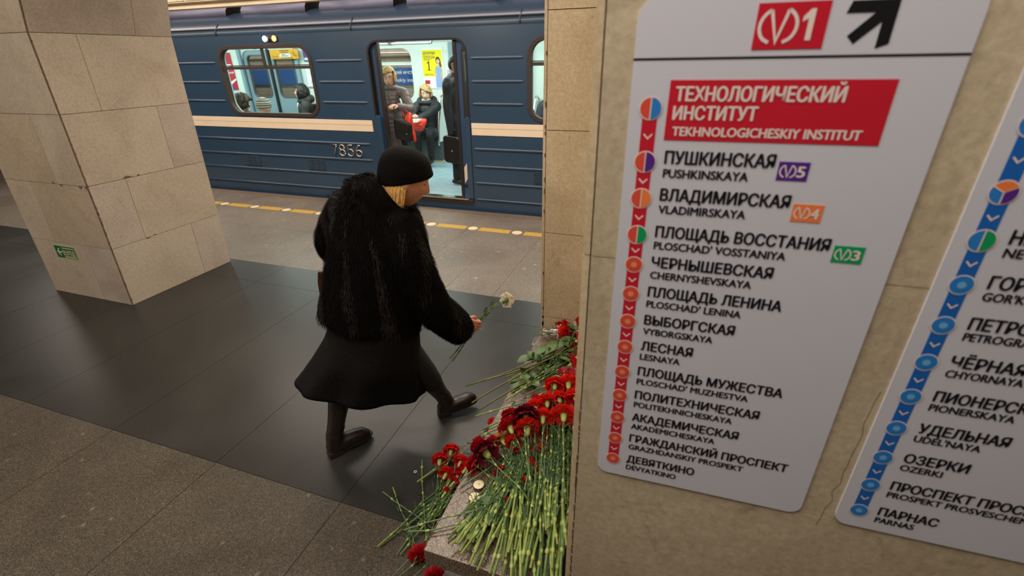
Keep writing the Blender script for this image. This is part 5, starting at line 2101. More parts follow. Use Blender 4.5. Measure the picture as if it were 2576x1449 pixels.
mb.add(W_ + [w_ + Vector((0, 0.02, 0)) for w_ in W_], [(0, 1, 2, 3), (7, 6, 5, 4), (0, 4, 5, 1), (1, 5, 6, 2), (2, 6, 7, 3), (3, 7, 4, 0)])
obj('white_panel', mb, 'bag_white', t)
# man by the right leaf
p3, hm3, k3 = passenger('standing person with dark glasses and long black coat half hidden by the door', (-2.99, 6.30, ZF_), -PI / 2 - 0.05, 'stand', -PI / 2 - 0.25, 0.08, 0.99,
                        (None, ony(1135, 338, 6.10)), 'coat_black', coat_len=0.50, collar=0.03, bulk=0.90, shoes='leather_boot',
                        hair=dict(front=0.078, side=0.03, back=-0.05, thick=0.008, rough=0.004, seed=4, mats='hair_dark'))
spectacles(hm3, p3, True)
q = ony(1139, 373, 6.10)
t = thing('briefcase', 'black leather briefcase held low by the person behind the door leaf', 'bag', q)
mb = MB()
mb.prism(rrect(-0.12, -0.20, 0.12, 0.17, 0.05), lambda a, b, d: q + Vector((a, d, b - 0.1 * a)), 0.05, -0.05)
obj('bag_body', mb, 'bag_black', t, bevel=0.012)
mb = MB()
mb.tube(catmull([tuple(q + Vector((-0.05, 0, 0.17))), tuple(q + Vector((-0.045, 0, 0.25))), tuple(q + Vector((0.045, 0, 0.25))), tuple(q + Vector((0.05, 0, 0.17)))], 6), 0.009, 6)
obj('handle', mb, 'bag_black', t)
mb = MB()
mb.ell(q + Vector((0.01, -0.055, -0.03)), (0.014, 0.006, 0.014), 10, 6)
obj('clasp', mb, 'metal_clasp', t)

# seen through the window: two with their backs to us on the near bench
p4, hm4, k4 = passenger('seated person with curly brown hair in a dark coat, seen from behind', (-6.50, 5.96, ZF - 0.085), -0.45, 'sit', -0.55, 0.05, 0.97, coat='coat_dark', bulk=1.0, collar=0.04,
                        hair=dict(front=0.04, side=-0.03, back=-0.10, thick=0.030, rough=0.026, seed=9, mats='hair_brown'))
p5, hm5, k5 = passenger('seated person in a striped knit beanie and dark blue jacket, seen from behind', (-6.07, 5.94, ZF - 0.09), -0.35, 'sit', -0.6, 0.10, 0.95, coat='coat_navy', bulk=1.05, collar=0.035, hair=None)
hb = MB()
hrw = []
for z, s_ in ((-0.03, 1.06), (-0.02, 1.12), (0.02, 1.15), (0.06, 1.10), (0.10, 0.92), (0.125, 0.62), (0.138, 0.30), (0.142, 0.03)):
    hrw.append([hm5 @ Vector((math.cos(a) * 0.083 * s_, math.sin(a) * 0.100 * s_, z + 0.03 * (math.sin(a) * 0.5 + 0.5) * max(0, 1 - (z + 0.03) / 0.1))) for a in [2 * PI * i / 32 for i in range(32)]])
hb.grid(hrw, 0, True, True, False, True)
ho = obj('beanie', hb, 'knit_striped', p5)
spectacles(hm5, p5)
p6, hm6, k6 = passenger('seated person in profile with dark hair and a dark hooded coat, chin raised', (-6.74, 7.62, ZF + 0.05), 2.45, 'sit', 2.25, -0.30, 0.90, head_s=1.02, coat='coat_dark', hood=0.058, bulk=1.05,
                        hair=dict(front=0.05, side=-0.075, back=-0.11, thick=0.028, rough=0.012, seed=12, mats='hair_dark', face_w=0.06))
p7, hm7, k7 = passenger('seated person in a slate blue jacket at the right edge of the window', (-5.98, 7.72, ZF - 0.02), PI + 0.3, 'sit', PI + 0.2, 0.2, 1.0, coat='coat_slate', bulk=1.1, collar=0.04,
                        hair=dict(front=0.05, side=-0.02, back=-0.08, thick=0.015, rough=0.006, seed=14, mats='hair_dark'))
p8, hm8, k8 = passenger('seated grey haired person far back at the left edge of the window', (-9.05, 7.75, ZF + 0.05), PI - 0.4, 'sit', PI - 0.3, 0.1, 0.98, coat='coat_slate', bulk=1.05, collar=0.04,
                        hair=dict(front=0.05, side=-0.02, back=-0.08, thick=0.018, rough=0.010, seed=16, mats='hair_grey'))
p9, hm9, k9 = passenger('seated person in a dark coat glimpsed in the window beside the pier', (-1.92, 7.70, ZF - 0.03), PI, 'sit', PI, 0.3, 1.0, coat='coat_navy', bulk=1.15, collar=0.04,
                        hair=dict(front=0.05, side=-0.02, back=-0.08, thick=0.015, rough=0.006, seed=18, mats='hair_dark'))

# ------------------------------------------------------------------ flowers
M['stem_grey'] = plain('stem_grey', '5d6f50', 0.5, var=0.25, vscale=25)
M['stem_pale'] = plain('stem_pale', '7f9148', 0.5, var=0.2, vscale=25)
M['stem'] = plain('stem', '58723a', 0.45, var=0.25, vscale=25)
M['stem_node'] = plain('stem_node', '98a556', 0.45, var=0.15, vscale=60)
M['stem_cut'] = plain('stem_cut', 'b9a878', 0.7)
M['leaf_grey'] = plain('leaf_grey', '53704a', 0.5, var=0.25, vscale=30)
M['calyx'] = plain('calyx', '9caf60', 0.45, var=0.2, vscale=50)
M['petal_red'] = plain('petal_red', 'e82a22', 0.55, var=0.22, vscale=60)
M['petal_crimson'] = plain('petal_crimson', 'c21424', 0.55, var=0.25, vscale=60)
M['petal_maroon'] = plain('petal_maroon', '7a142e', 0.55, var=0.3, vscale=60)
M['petal_rose'] = plain('petal_rose', '9c1226', 0.5, var=0.25, vscale=50)
M['petal_white'] = plain('petal_white', 'f6ecd4', 0.55, var=0.04, vscale=60)
M['petal_peach'] = plain('petal_peach', 'e0b07c', 0.55, var=0.15, vscale=60)
M['rose_stem'] = plain('rose_stem', '5c5b2c', 0.5, var=0.3, vscale=30)
M['rose_leaf'] = plain('rose_leaf', '46602f', 0.5, var=0.45, vscale=14)
M['candle_wax'] = plain('candle_wax', 'e9d8b4', 0.5)
M['tin'] = plain('tin', '8f8480', 0.35, metal=0.8)
M['wick'] = plain('wick', '2a2420', 0.9)


for k_ in ('petal_red', 'petal_crimson', 'petal_maroon', 'petal_white', 'petal_peach'):
    nt = M[k_].node_tree
    b = nt.nodes['Principled BSDF']
    tl_ = nt.nodes.new('ShaderNodeBsdfTranslucent')
    if b.inputs['Base Color'].links:
        nt.links.new(b.inputs['Base Color'].links[0].from_socket, tl_.inputs[0])
    ms_ = nt.nodes.new('ShaderNodeMixShader')
    ms_.inputs[0].default_value = 0.35
    nt.links.new(b.outputs[0], ms_.inputs[1])
    nt.links.new(tl_.outputs[0], ms_.inputs[2])
    nt.links.new(ms_.outputs[0], nt.nodes['Material Output'].inputs['Surface'])


def carnation_bloom(seed, layers, opening):
    q = random.Random(seed)
    mb = MB()
    for l, (n, tilt, ln) in enumerate(layers):
        for k in range(n):
            a = 2 * PI * (k + 0.5 * (l % 2)) / n + q.uniform(-0.15, 0.15)
            t0 = math.radians(tilt * opening + q.uniform(-9, 9))
            L = ln * q.uniform(0.9, 1.1)
            W = 1.35 * L
            rows = []
            nu, nvv = 8, 4
            for j in range(nvv + 1):
                v = j / nvv
                tt = t0 * (0.55 + 0.55 * v)
                rr, zz = L * v * math.sin(tt), L * v * math.cos(tt)
                row = []
                for i in range(nu + 1):
                    u = i / nu - 0.5
                    w = W * (0.14 + 0.86 * v ** 0.8) * u
                    jag = (0.0013 if i % 2 else -0.0011) * (1 if j == nvv else 0)
                    ruf = 0.0036 * v * v * math.sin(u * 19 + l + k * 1.7) + 0.002 * v * q.uniform(-1, 1)
                    cup = -abs(u) * 0.010 * v
                    rad = 0.0035 + rr + jag * math.sin(tt) + ruf * math.cos(tt)
                    hgt = zz + jag * math.cos(tt) - ruf * math.sin(tt) + cup + 0.0012 * l
                    ca, sa = math.cos(a), math.sin(a)
                    row.append(Vector((ca * rad - sa * w, sa * rad + ca * w, hgt)))
                rows.append(row)
            mb.grid(rows, 0, True)
    return mb


LAY = [(7, 92, .037), (8, 74, .036), (8, 56, .034), (7, 38, .031), (5, 18, .028)]
BLOOM_MB = [carnation_bloom(1, LAY, 1.0), carnation_bloom(2, LAY, 0.86), carnation_bloom(3, LAY, 1.12), carnation_bloom(4, LAY, 0.62)]
BLOOM = {}
for c_ in ('petal_red', 'petal_crimson', 'petal_maroon', 'petal_white', 'petal_peach'):
    for i in range(4):
        BLOOM[(c_, i)] = mesh_of(BLOOM_MB[i], [M[c_]], name='bloom')
cx_ = MB()
cx_.grid([[(r * math.cos(2 * PI * i / 10), r * math.sin(2 * PI * i / 10), z) for i in range(10)] for r, z in ((0.0025, -0.032), (0.0068, -0.028), (0.0098, -0.018), (0.0106, -0.007), (0.0128, 0.003), (0.0085, 0.004))], 0, True, True, True)
CALYX = mesh_of(cx_, [M['calyx']], name='calyx')
LENS = (0.26, 0.34, 0.42, 0.50, 0.58, 0.68)
STEM, LEAVES = {}, {}
for li, L in enumerate(LENS):
    for vv in range(3):
        q = random.Random(100 + li * 10 + vv)
        bx_, by_ = q.uniform(-0.018, 0.018), q.uniform(-0.014, 0.014)
        pts, rad, mis, nodes = [], [], [], []
        z = -0.028
        step = q.uniform(0.072, 0.105)
        zn = -0.075
        prof_ = [(z, 0.0018)]
        rt_ = lambda z_: 0.0017 + 0.0021 * min(1, (-z_ / 0.5) ** 1.2)
        while zn > -L + 0.025:
            r = rt_(zn)
            prof_ += [(zn + 0.020, rt_(zn + 0.02)), (zn + 0.006, r * 1.35), (zn + 0.001, r * 1.75), (zn - 0.003, r * 1.65), (zn - 0.007, r * 1.05)]
            nodes.append((zn, r))
            zn -= step * q.uniform(0.8, 1.2)
        prof_ += [(-L, rt_(-L) * 1.1)]

        def off(z):
            t_ = -z / L
            return bx_ * math.sin(PI * t_) + 0.004 * math.sin(9 * t_ + vv), by_ * math.sin(PI * t_ * 1.3)
        for (z0, r0), (z1, r1) in zip(prof_[:-1], prof_[1:]):
            mis.append(1 if abs(z0 - z1) < 0.0055 else (3 if (-z0 / L > 0.62 and li > 1) else 0))
        mb = MB()
        mb.tube([(*off(z_), z_) for z_, _ in prof_], [r for _, r in prof_], 7, 0, True, None, mis)
        mb.m[-1] = 2
        STEM[(li, vv)] = mesh_of(mb, [M['stem'] if vv < 2 else M['stem_grey'], M['stem_node'], M['stem_cut'], M['stem_pale'] if vv else M['stem']], name='stem')
        lb = MB()
        for k, (zn_, r) in enumerate(nodes[:5]):
            if q.random() < 0.12:
                continue
            for s_ in (0, 1):
                if q.random() < 0.2:
                    continue
                a = q.uniform(0, 2 * PI) if s_ == 0 else a + PI
                ln = q.uniform(0.05, 0.115)
                d = Vector((math.cos(a), math.sin(a), 0))
                sd = Vector((-d.y, d.x, 0))
                o0 = Vector((*off(zn_), zn_))
                rows = []
                for j in range(6):
                    t_ = j / 5
                    c = o0 + d * (ln * 0.75 * t_ ** 1.3) + Vector((0, 0, 1)) * (ln * (0.85 * t_ - 0.75 * t_ * t_ * (1 if q.random() < .5 else .6)))
                    w = 0.0042 * (1 - t_) ** 0.6 * (0.7 + t_)
                    rows.append([c - sd * w, c + Vector((0, 0, -0.0008)) + d * 0.0006, c + sd * w])
                lb.grid(rows, 0, True)
        LEAVES[(li, vv)] = mesh_of(lb, [M['leaf_grey']], name='leaves')

frnd = random.Random(11)


def place_axis(o, head, tail, roll):
    d = (head - tail).normalized()
    o.rotation_mode = 'QUATERNION'
    o.rotation_quaternion = d.to_track_quat('Z', 'Y') @ Matrix.Rotation(roll, 3, 'Z').to_quaternion()
    o.location = head


def part(name, me, parent):
    o = bpy.data.objects.new(name, me)
    C.objects.link(o)
    o.parent = parent
    return o


def carnation(head, tail, label, colour='petal_red', var=None, group=None, size=1.0, cut=1.0, leaves=True, cat='flower'):
    """head, tail: 3-D points of the bloom and of the cut end"""
    head, tail = Vector(head), Vector(tail)
    for p in (head, tail):      # everything on the bench stays clear of the pylon's side
        if p.z > 0.35 and p.y > 0.6:
            p.x = min(p.x, -0.168)
    L = (tail - head).length
    li = min(range(len(LENS)), key=lambda i: abs(LENS[i] * 1.0 - L))
    s = max(0.6, min(1.2, L / LENS[li]))
    vv = frnd.randrange(3)
    t = bpy.data.objects.new('carnation', None)
    t.empty_display_size = 0.02
    C.objects.link(t)
    place_axis(t, head, tail, frnd.uniform(0, 2 * PI))
    t.scale = (s, s, s)
    tag(t, label, cat, group)
    part('stem', STEM[(li, vv)], t)
    if leaves:
        part('leaves', LEAVES[(li, vv)], t)
    part('calyx', CALYX, t).scale = (size, size, 1)
    b = part('bloom', BLOOM[(colour, var if var is not None else frnd.randrange(3))], t)
    k = size / s
    b.scale = (k * frnd.uniform(0.92, 1.06), k * frnd.uniform(0.92, 1.06), k)
    return t


def pz(px, py, z):
    return onz(px, py, z)


BZ = 0.40
GH = 'red carnations heaped on the granite bench'
LH = 'red carnation in the dense heap on the bench beside the marble pylon edge'
# blooms that can be told apart in the heap: bloom px, cut end px, height, colour, size
heads = [((1418, 1046), (1414, 1352), .535, .475, 'petal_red', 1.18), ((1396, 968), (1384, 1215), .515, .46, 'petal_red', 1.02), ((1430, 966), (1420, 1270), .525, .47, 'petal_red', 1.08),
         ((1448, 1000), (1436, 1330), .52, .46, 'petal_red', 1.05), ((1408, 1003), (1398, 1300), .50, .45, 'petal_red', 1.0), ((1377, 1012), (1366, 1275), .505, .455, 'petal_red', 1.05),
         ((1366, 1052), (1344, 1345), .52, .47, 'petal_red', 1.0), ((1326, 1078), (1330, 1310), .515, .455, 'petal_red', 1.12), ((1284, 1076), (1352, 1262), .50, .46, 'petal_crimson', 1.08),
         ((1347, 1028), (1330, 1290), .49, .44, 'petal_red', 1.0), ((1440, 1030), (1432, 1350), .49, .44, 'petal_crimson', 1.0), ((1284, 1046), (1330, 1215), .475, .43, 'petal_crimson', 0.9),
         ((1290, 1112), (1345, 1275), .465, .43, 'petal_red', 0.75), ((1302, 1140), (1370, 1290), .450, .43, 'petal_crimson', 0.7), ((1262, 1190), (1370, 1330), .435, .43, 'petal_crimson', 0.7),
         ((1274, 1206), (1375, 1345), .430, .43, 'petal_red', 0.6), ((1196, 1166), (1330, 1262), .430, .44, 'petal_crimson', 0.95), ((1240, 1120), (1340, 1250), .45, .44, 'petal_crimson', 0.9),
         ((1205, 1122), (1320, 1230), .425, .43, 'petal_crimson', 0.9), ((1452, 1060), (1445, 1380), .48, .44, 'petal_red', 1.0), ((1395, 1030), (1380, 1330), .475, .44, 'petal_crimson', 0.95)]
for h, tl, zh, zt, colr, sz in heads:
    carnation(pz(*h, zh), pz(*tl, zt), LH, colr, None, GH, sz)
carnation(pz(1322, 1048, .535), pz(1334, 1250, .49), 'dark maroon carnation near the top of the heap, green calyx towards the viewer', 'petal_maroon', 2, None, 1.3)
carnation(pz(1220, 1138, .475), pz(1332, 1262, .49), 'large dark maroon carnation on the bench edge beside the candles', 'petal_maroon', 2, None, 1.25)
carnation(pz(1264, 1108, .455), pz(1330, 1215, .45), 'peach carnation half hidden beside the large maroon carnation', 'petal_peach', 1, None, 1.0)

# the bundle of stems below the blooms
tails = [(1128, 1338), (1150, 1372), (1178, 1402), (1228, 1436), (1290, 1452), (1345, 1462), (1400, 1468), (1438, 1462)]
hds = [(1338, 1140), (1338, 1105), (1336, 1080), (1340, 1062), (1354, 1048), (1378, 1036), (1406, 1030), (1436, 1020)]
LB = 'carnation buried in the bundle on the bench, only its long green stem showing'
GB = 'carnation stems bundled on the granite bench'
NB = 116
for i in range(NB):
    t_ = (i + frnd.uniform(-0.4, 0.4)) / (NB - 1)
    t_ = max(0.0, min(0.999, t_)) * (len(tails) - 1)
    k = int(t_)
    f = t_ - k
    tl = [tails[k][j] + (tails[k + 1][j] - tails[k][j]) * f for j in (0, 1)]
    hd = [hds[k][j] + (hds[k + 1][j] - hds[k][j]) * f for j in (0, 1)]
    cutf = frnd.choice((0, 0, 0.05, 0.12, 0.2, 0.3, 0.42) if i < NB * 0.45 else (-0.06, 0, 0, 0.05, 0.1, 0.2, 0.3))
    tl = [tl[j] + (hd[j] - tl[j]) * cutf for j in (0, 1)]
    tl = (tl[0] + frnd.uniform(-22, 16), tl[1] + frnd.uniform(-14, 10))
    hd = (hd[0] + frnd.uniform(-42, 34), hd[1] + frnd.uniform(-15, 34))
    frac = i / NB
    zt = frnd.uniform(0.412, 0.425 + 0.06 * min(1, frac * 1.8)) + 0.03 * cutf
    zh = frnd.uniform(0.418, 0.45)
    carnation(pz(*hd, zh), pz(*tl, zt), LB, frnd.choice(('petal_red', 'petal_crimson')), 3, GB, 0.62)

# stems crossing the upper bench
LU = 'carnation lying across the bench above the red blooms, cut end over the edge'
GU = 'carnations lying across the upper bench'
for tl, hd, zt, zh in (((1196, 1046), (1420, 985), .425, .455), ((1272, 1008), (1432, 905), .43, .45), ((1290, 1000), (1440, 915), .44, .46), ((1285, 990), (1436, 925), .42, .45), ((1316, 992), (1446, 932), .43, .47),
                       ((1318, 960), (1440, 880), .43, .46), ((1330, 970), (1452, 900), .44, .47), ((1345, 985), (1455, 930), .43, .45), ((1360, 950), (1455, 870), .44, .46), ((1340, 930), (1450, 850), .43, .45),
                       ((1300, 975), (1430, 890), .42, .44), ((1375, 940), (1462, 880), .45, .46), ((1328, 1010), (1450, 950), .425, .44),
                       ((1212, 1082), (1345, 1010), .42, .43), ((1186, 1110), (1330, 1050), .42, .44), ((1208, 1102), (1338, 1062), .425, .45), ((1232, 1082), (1350, 1030), .42, .44), ((1158, 1214), (1300, 1092), .42, .45), ((1161, 1226), (1316, 1108), .42, .45)):
    carnation(pz(*hd, zh), pz(*tl, zt), LU, 'petal_crimson', 3, GU, 0.8)
LC = 'carnation stem reaching over the bench edge below the candles'
GC = 'carnations reaching over the lower bench edge'
for tl, hd, zt, zh in (((1016, 1332), (1262, 1262), .428, .43), ((1026, 1341), (1275, 1275), .425, .43), ((1171, 1282), (1330, 1168), .43, .46), ((1180, 1274), (1336, 1178), .42, .45), ((1150, 1296), (1310, 1215), .42, .44)):
    carnation(pz(*hd, zh), pz(*tl, zt), LC, 'petal_red', 3, GC, 0.7)

# on the floor left of the bench
fl_items = [((1106, 1156), (1098, 1300), 'red carnation on the floor beside the bench, leftmost of the four fallen blooms'),
            ((1135, 1134), (1090, 1330), 'red carnation on the floor beside the bench, uppermost of the four fallen blooms'),
            ((1160, 1162), (1050, 1345), 'red carnation on the floor close against the bench edge, with a full ruffled bloom'),
            ((1123, 1193), (1024, 1352), 'red carnation on the floor beside the bench, lowest of the four fallen blooms')]
for (hd, tl, lb) in fl_items:
    carnation(pz(*hd, .045), pz(*tl, .012), lb, 'petal_red', 0, None, 0.95)
carnation(pz(1172, 1180, .045), pz(1010, 1396, .015), 'red carnation on the floor partly tucked under the bench edge', 'petal_red', 1, None, 0.9)
carnation(pz(1052, 1392, .04), pz(988, 1228, .01), 'red carnation bloom on the floor at the bench corner, stem pointing away', 'petal_crimson', 0, None, 0.95)
carnation(pz(1093, 1446, .04), pz(1059, 1154, .012), 'red carnation on the floor under the front edge of the bench', 'petal_crimson', 0, None, 0.9)
carnation(pz(1240, 1068, .05), pz(1051, 1214, .03), 'red carnation on the floor near the boot, bloom just showing over the bench edge', 'petal_red', 1, None, 0.9)
LFl = 'carnation on the floor beside the bench with only its long stem showing'
GFl = 'carnation stems on the floor beside the bench'
for tl, hd in (((965, 1239), (1105, 1345)), ((950, 1377), (1142, 1215)), ((956, 1371), (1165, 1225)), ((1000, 1397), (1120, 1240)), ((984, 1458), (1112, 1330)), ((994, 1460), (1120, 1345)), ((1040, 1452), (1120, 1360)),
               ((1068, 1205), (1225, 1090)), ((1020, 1322), (1150, 1240)), ((1055, 1305), (1190, 1210)), ((1030, 1300), (1160, 1190)), ((1080, 1290), (1170, 1170)), ((1085, 1320), (1150, 1200)), ((1062, 1340), (1130, 1210)), ((1045, 1290), (1180, 1230)), ((1070, 1310), (1175, 1215)), ((1058, 1330), (1185, 1200)), ((1090, 1340), (1140, 1190)), ((1035, 1360), (1150, 1250)), ((1100, 1300), (1200, 1180))):
    carnation(pz(*hd, .03), pz(*tl, frnd.uniform(.01, .03)), LFl, 'petal_crimson', 3, GFl, 0.7)

# carnations in her hand, their stems bent over the fist
def held(label, pts, axis, colour, var, size):
    pts = [Vector(p) for p in pts]
    t = thing('carnation', label, 'flower', pts[0])
    rot = Vector(axis).normalized().to_track_quat('Z', 'Y').to_matrix()
    head = pts[-1] + Vector(axis).normalized() * 0.034
    bb = MB()
    bb.add([head + rot @ (p * size) for p in BLOOM_MB[var].v], BLOOM_MB[var].f, 0, True)
    obj('bloom', bb, colour, t)
    cb = MB()
    cb.add([head + rot @ p for p in cx_.v], cx_.f, 0, True)
    obj('calyx', cb, 'stem', t)
    d = catmull([tuple(p) for p in pts], 8)
    n = len(d)
    mb = MB()
    mb.tube(d, [0.0032 - 0.0012 * i / n + (0.0018 if i % 9 == 4 else 0) for i in range(n)], 7)
    obj('stem', mb, 'stem', t)
    lb = MB()
    for i in (n // 2 + 2, n * 2 // 3):
        p = Vector(d[i])
        for s_ in (-1, 1):
            leaf_blade(lb, p, VR * 0.5 * s_ + Vector((0, 0, 0.9 * s_ + 0.3)), VW, 0.055, 0.004, 0, 0.1)
    leaf_blade(lb, Vector(d[n // 3]), VR + Vector((0, 0, -0.05)), Vector((0, 0, 1)), 0.075, 0.0035, 0, 0.15)
    obj('leaves', lb, 'leaf_grey', t)
    return t


# roses at the far end of the bench
def rose_bloom(seed):
    q = random.Random(seed)
    mb = MB()
    for l, (n, r0, h, fl_) in enumerate(((4, .027, .028, .9), (4, .023, .034, .55), (3, .017, .038, .25), (2, .010, .040, .0))):
        for k in range(n):
            a0 = 2 * PI * (k + 0.5 * (l % 2)) / n + q.uniform(-.2, .2)
            rows = []
            for j in range(8):
                v = j / 7
                row = []
                for i in range(10):
                    u = i / 9 - 0.5
                    a = a0 + u * (3.0 * PI / n) * (0.55 + 0.45 * math.sin(PI * min(0.6, 0.1 + v * 0.6)))
                    r = r0 * (0.25 + 0.80 * math.sin(PI * 0.5 * min(1, v * 1.5))) - r0 * 0.22 * max(0, v - 0.45) * (1 - fl_) + fl_ * 0.016 * max(0, v - 0.55) / 0.45 * (0.5 + 2 * abs(u) * 0.6) + 0.0035 * (u + 0.5)
                    row.append(Vector((r * math.cos(a), r * math.sin(a), h * v * (1 - 0.30 * (2 * u) ** 2) + q.uniform(-0.0006, 0.0006))))
                rows.append(row)
            mb.grid(rows, 0, True)
    return mb


def leaf_blade(mb, base, d, up, L, W, mi=0, droop=0.3):
    d, up = Vector(d).normalized(), Vector(up).normalized()
    s = d.cross(up).normalized()
    rows = []
    for j in range(8):
        t_ = j / 7
        w = W * math.sin(PI * min(1, t_ ** 0.8)) * (0.98 if j % 2 else 1.03)
        c = Vector(base) + d * (L * t_) + up * (0.10 * L * math.sin(PI * t_) - droop * L * t_ * t_)
        rows.append([c - s * w + up * 0.08 * w, c - s * w * 0.5 - up * 0.02 * w, c - up * 0.10 * w, c + s * w * 0.5 - up * 0.02 * w, c + s * w + up * 0.08 * w])
    mb.grid(rows, mi, True)


def rose(head, tail, label, colour='petal_maroon', group=None, leaves=5, seed=0, leaf_from=0.15, leaf_to=0.6, size=1.0):
    q = random.Random(seed + 50)
    head, tail = Vector(head), Vector(tail)
    t = thing('rose', label, 'flower', head, group)
    d = (head - tail)
    L = d.length
    d.normalize()
    rot = d.to_track_quat('Z', 'Y').to_matrix()
    bb = rose_bloom(seed)
    for i, p in enumerate(bb.v):
        bb.v[i] = head + rot @ (p * size)
    obj('bloom', bb, colour, t)
    sd = d.cross(Vector((0, 0, 1))).normalized()
    pts = [head + d * 0.002]
    for k in range(1, 9):
        f = k / 8
        pts.append(head.lerp(tail, f) + sd * (0.012 * math.sin(f * 5 + seed)) + Vector((0, 0, -0.006 * math.sin(PI * f))))
    mb = MB()
    mb.tube(pts, [0.003] + [0.0028 + 0.0012 * k / 8 for k in range(1, 9)], 7)
    obj('stem', mb, 'rose_stem', t)
    mb = MB()
    mb.ell(head - d * 0.004, 0.009, 10, 6)
    for k in range(5):
        a = 2 * PI * k / 5
        v = rot @ Vector((math.cos(a), math.sin(a), 0.3))
        leaf_blade(mb, head - d * 0.004, v, d, 0.026, 0.004, 0, -0.2)
    obj('sepals', mb, 'calyx', t)
    mb = MB()
    for k in range(leaves):
        f = leaf_from + (leaf_to - leaf_from) * k / max(1, leaves - 1)
        p = head.lerp(tail, f) + sd * (0.012 * math.sin(f * 5 + seed)) + Vector((0, 0, -0.012))
        side_ = sd * (1 if k % 2 else -1)
        v = (side_ * q.uniform(0.5, 1.0) + d * q.uniform(-0.2, 0.8) + Vector((0, 0, q.uniform(-0.1, 0.25))))
        mb.tube([p, p + v.normalized() * 0.02], 0.0012, 5)
        leaf_blade(mb, p + v.normalized() * 0.018, v, Vector((0, 0, 1)) + side_ * q.uniform(-0.6, 0.6), q.uniform(0.055, 0.085), q.uniform(0.014, 0.021), 0, q.uniform(0.1, 0.5))
        for w in (-1, 1):
            v2 = (v.normalized() * 0.4 + d.cross(v).normalized() * w)
            leaf_blade(mb, p + v.normalized() * 0.016, v2, Vector((0, 0, 1)), q.uniform(0.035, 0.05), q.uniform(0.010, 0.015), 0, q.uniform(0.1, 0.5))
    obj('leaves', mb, 'rose_leaf', t)
    return t


held('white carnation with an open bloom held in the hand of the woman', [bp(1131, 903, -0.10), bp(1165, 862, -0.075), HH, bp(1222, 785, -0.035), bp(1246, 766, -0.03), bp(1264, 759, -0.03)], VR * 0.75 + VW * 0.55 + Vector((0, 0, -0.16)), 'petal_white', 1, 0.90)
held('second white carnation held in the same hand, its bloom behind the open one', [bp(1139, 908, -0.10), bp(1170, 862, -0.07), HH + HPALM * 0.007, bp(1226, 788, -0.02), bp(1248, 770, -0.01), bp(1266, 762, 0.0)], VR * 0.7 + VW * 0.7 + Vector((0, 0, 0.05)), 'petal_white', 3, 0.75)
LR, GR = 'red rose in the bundle across the far end of the bench, long thorny stem', 'roses laid across the far end of the bench'
rs = [((1452, 858), (1172, 972), .50, .425, 11), ((1466, 866), (1176, 974), .50, .43, 12), ((1462, 846), (1190, 1016), .50, .42, 13), ((1470, 880), (1206, 1030), .48, .42, 14), ((1455, 872), (1275, 955), .46, .43, 15),
      ((1468, 858), (1270, 946), .48, .44, 16), ((1462, 890), (1284, 962), .45, .43, 17)]
for k, (h, tl, zh, zt, sd_) in enumerate(rs):
    rose(pz(*h, zh), pz(*tl, zt), LR, 'petal_crimson', GR, 4, sd_, 0.10, 0.55)
rose(pz(1421, 944, .50), pz(1440, 1080, .46), 'dark red rose bloom just above the red carnations, left of its pair', 'petal_rose', None, 3, 21, 0.1, 0.3, 0.82)
rose(pz(1449, 948, .50), pz(1452, 1085, .46), 'dark red rose bloom tucked against the pylon edge, right of its pair', 'petal_rose', None, 3, 22, 0.1, 0.3, 0.82)
rose(pz(1461, 822, .52), pz(1400, 905, .44), 'single red rose standing highest beside the wrapped bouquet', 'petal_crimson', None, 4, 23, 0.12, 0.7, 1.1)
# broad leaves over the far edge of the bench, loose
for k, (a, b, z0) in enumerate((((1300, 912), (1345, 893), .43), ((1345, 898), (1385, 862), .45), ((1372, 892), (1412, 850), .46), ((1352, 905), (1400, 880), .44), ((1318, 905), (1362, 905), .43), ((1400, 880), (1440, 850), .47), ((1290, 985), (1300, 930), .41))):
    P, Q = pz(*a, z0), pz(*b, z0 + 0.02)
    mb = MB()
    leaf_blade(mb, P, Q - P, (0, 0, 1), (Q - P).length * 1.05, 0.026, 0, 0.15)
    o = obj('rose_leaf', mb, 'rose_leaf', None, P)
    tag(o, 'broad green rose leaf lying over the rose stems at the far end of the bench', 'leaf', 'loose rose leaves on the far end of the bench')
P, Q = pz(1205, 1266, .445), pz(1256, 1256, .45)
mb = MB()
leaf_blade(mb, P, Q - P, (0, 0, 1), (Q - P).length, 0.017, 0, 0.05)
tag(obj('rose_leaf', mb, 'rose_leaf', None, P), 'single broad green leaf lying on the bench just below the candles', 'leaf')

# bouquet wrapped in clear film against the pier
fm = bpy.data.materials.new('clear_film')
fm.use_nodes = True
nt = fm.node_tree
nt.nodes.clear()
o_ = nt.nodes.new('ShaderNodeOutputMaterial')
t1 = nt.nodes.new('ShaderNodeBsdfTransparent')
g1 = nt.nodes.new('ShaderNodeBsdfGlossy')
g1.inputs['Roughness'].default_value = 0.22
g1.inputs[0].default_value = (0.9, 0.85, 0.8, 1)
m1 = nt.nodes.new('ShaderNodeMixShader')
m1.inputs[0].default_value = 0.08
nt.links.new(t1.outputs[0], m1.inputs[1])
nt.links.new(g1.outputs[0], m1.inputs[2])
nt.links.new(m1.outputs[0], o_.inputs[0])
M['film'] = fm
M['ribbon_white'] = plain('ribbon_white', 'e2ded6', 0.4)
b0, b1 = pz(1366, 838, .43), pz(1458, 838, .45)
bq = thing('bouquet_wrap', 'clear film sleeve tied with white ribbon around carnations at the pier', 'wrapping', (b0 + b1) / 2)
ax_ = (b1 - b0)
rows = []
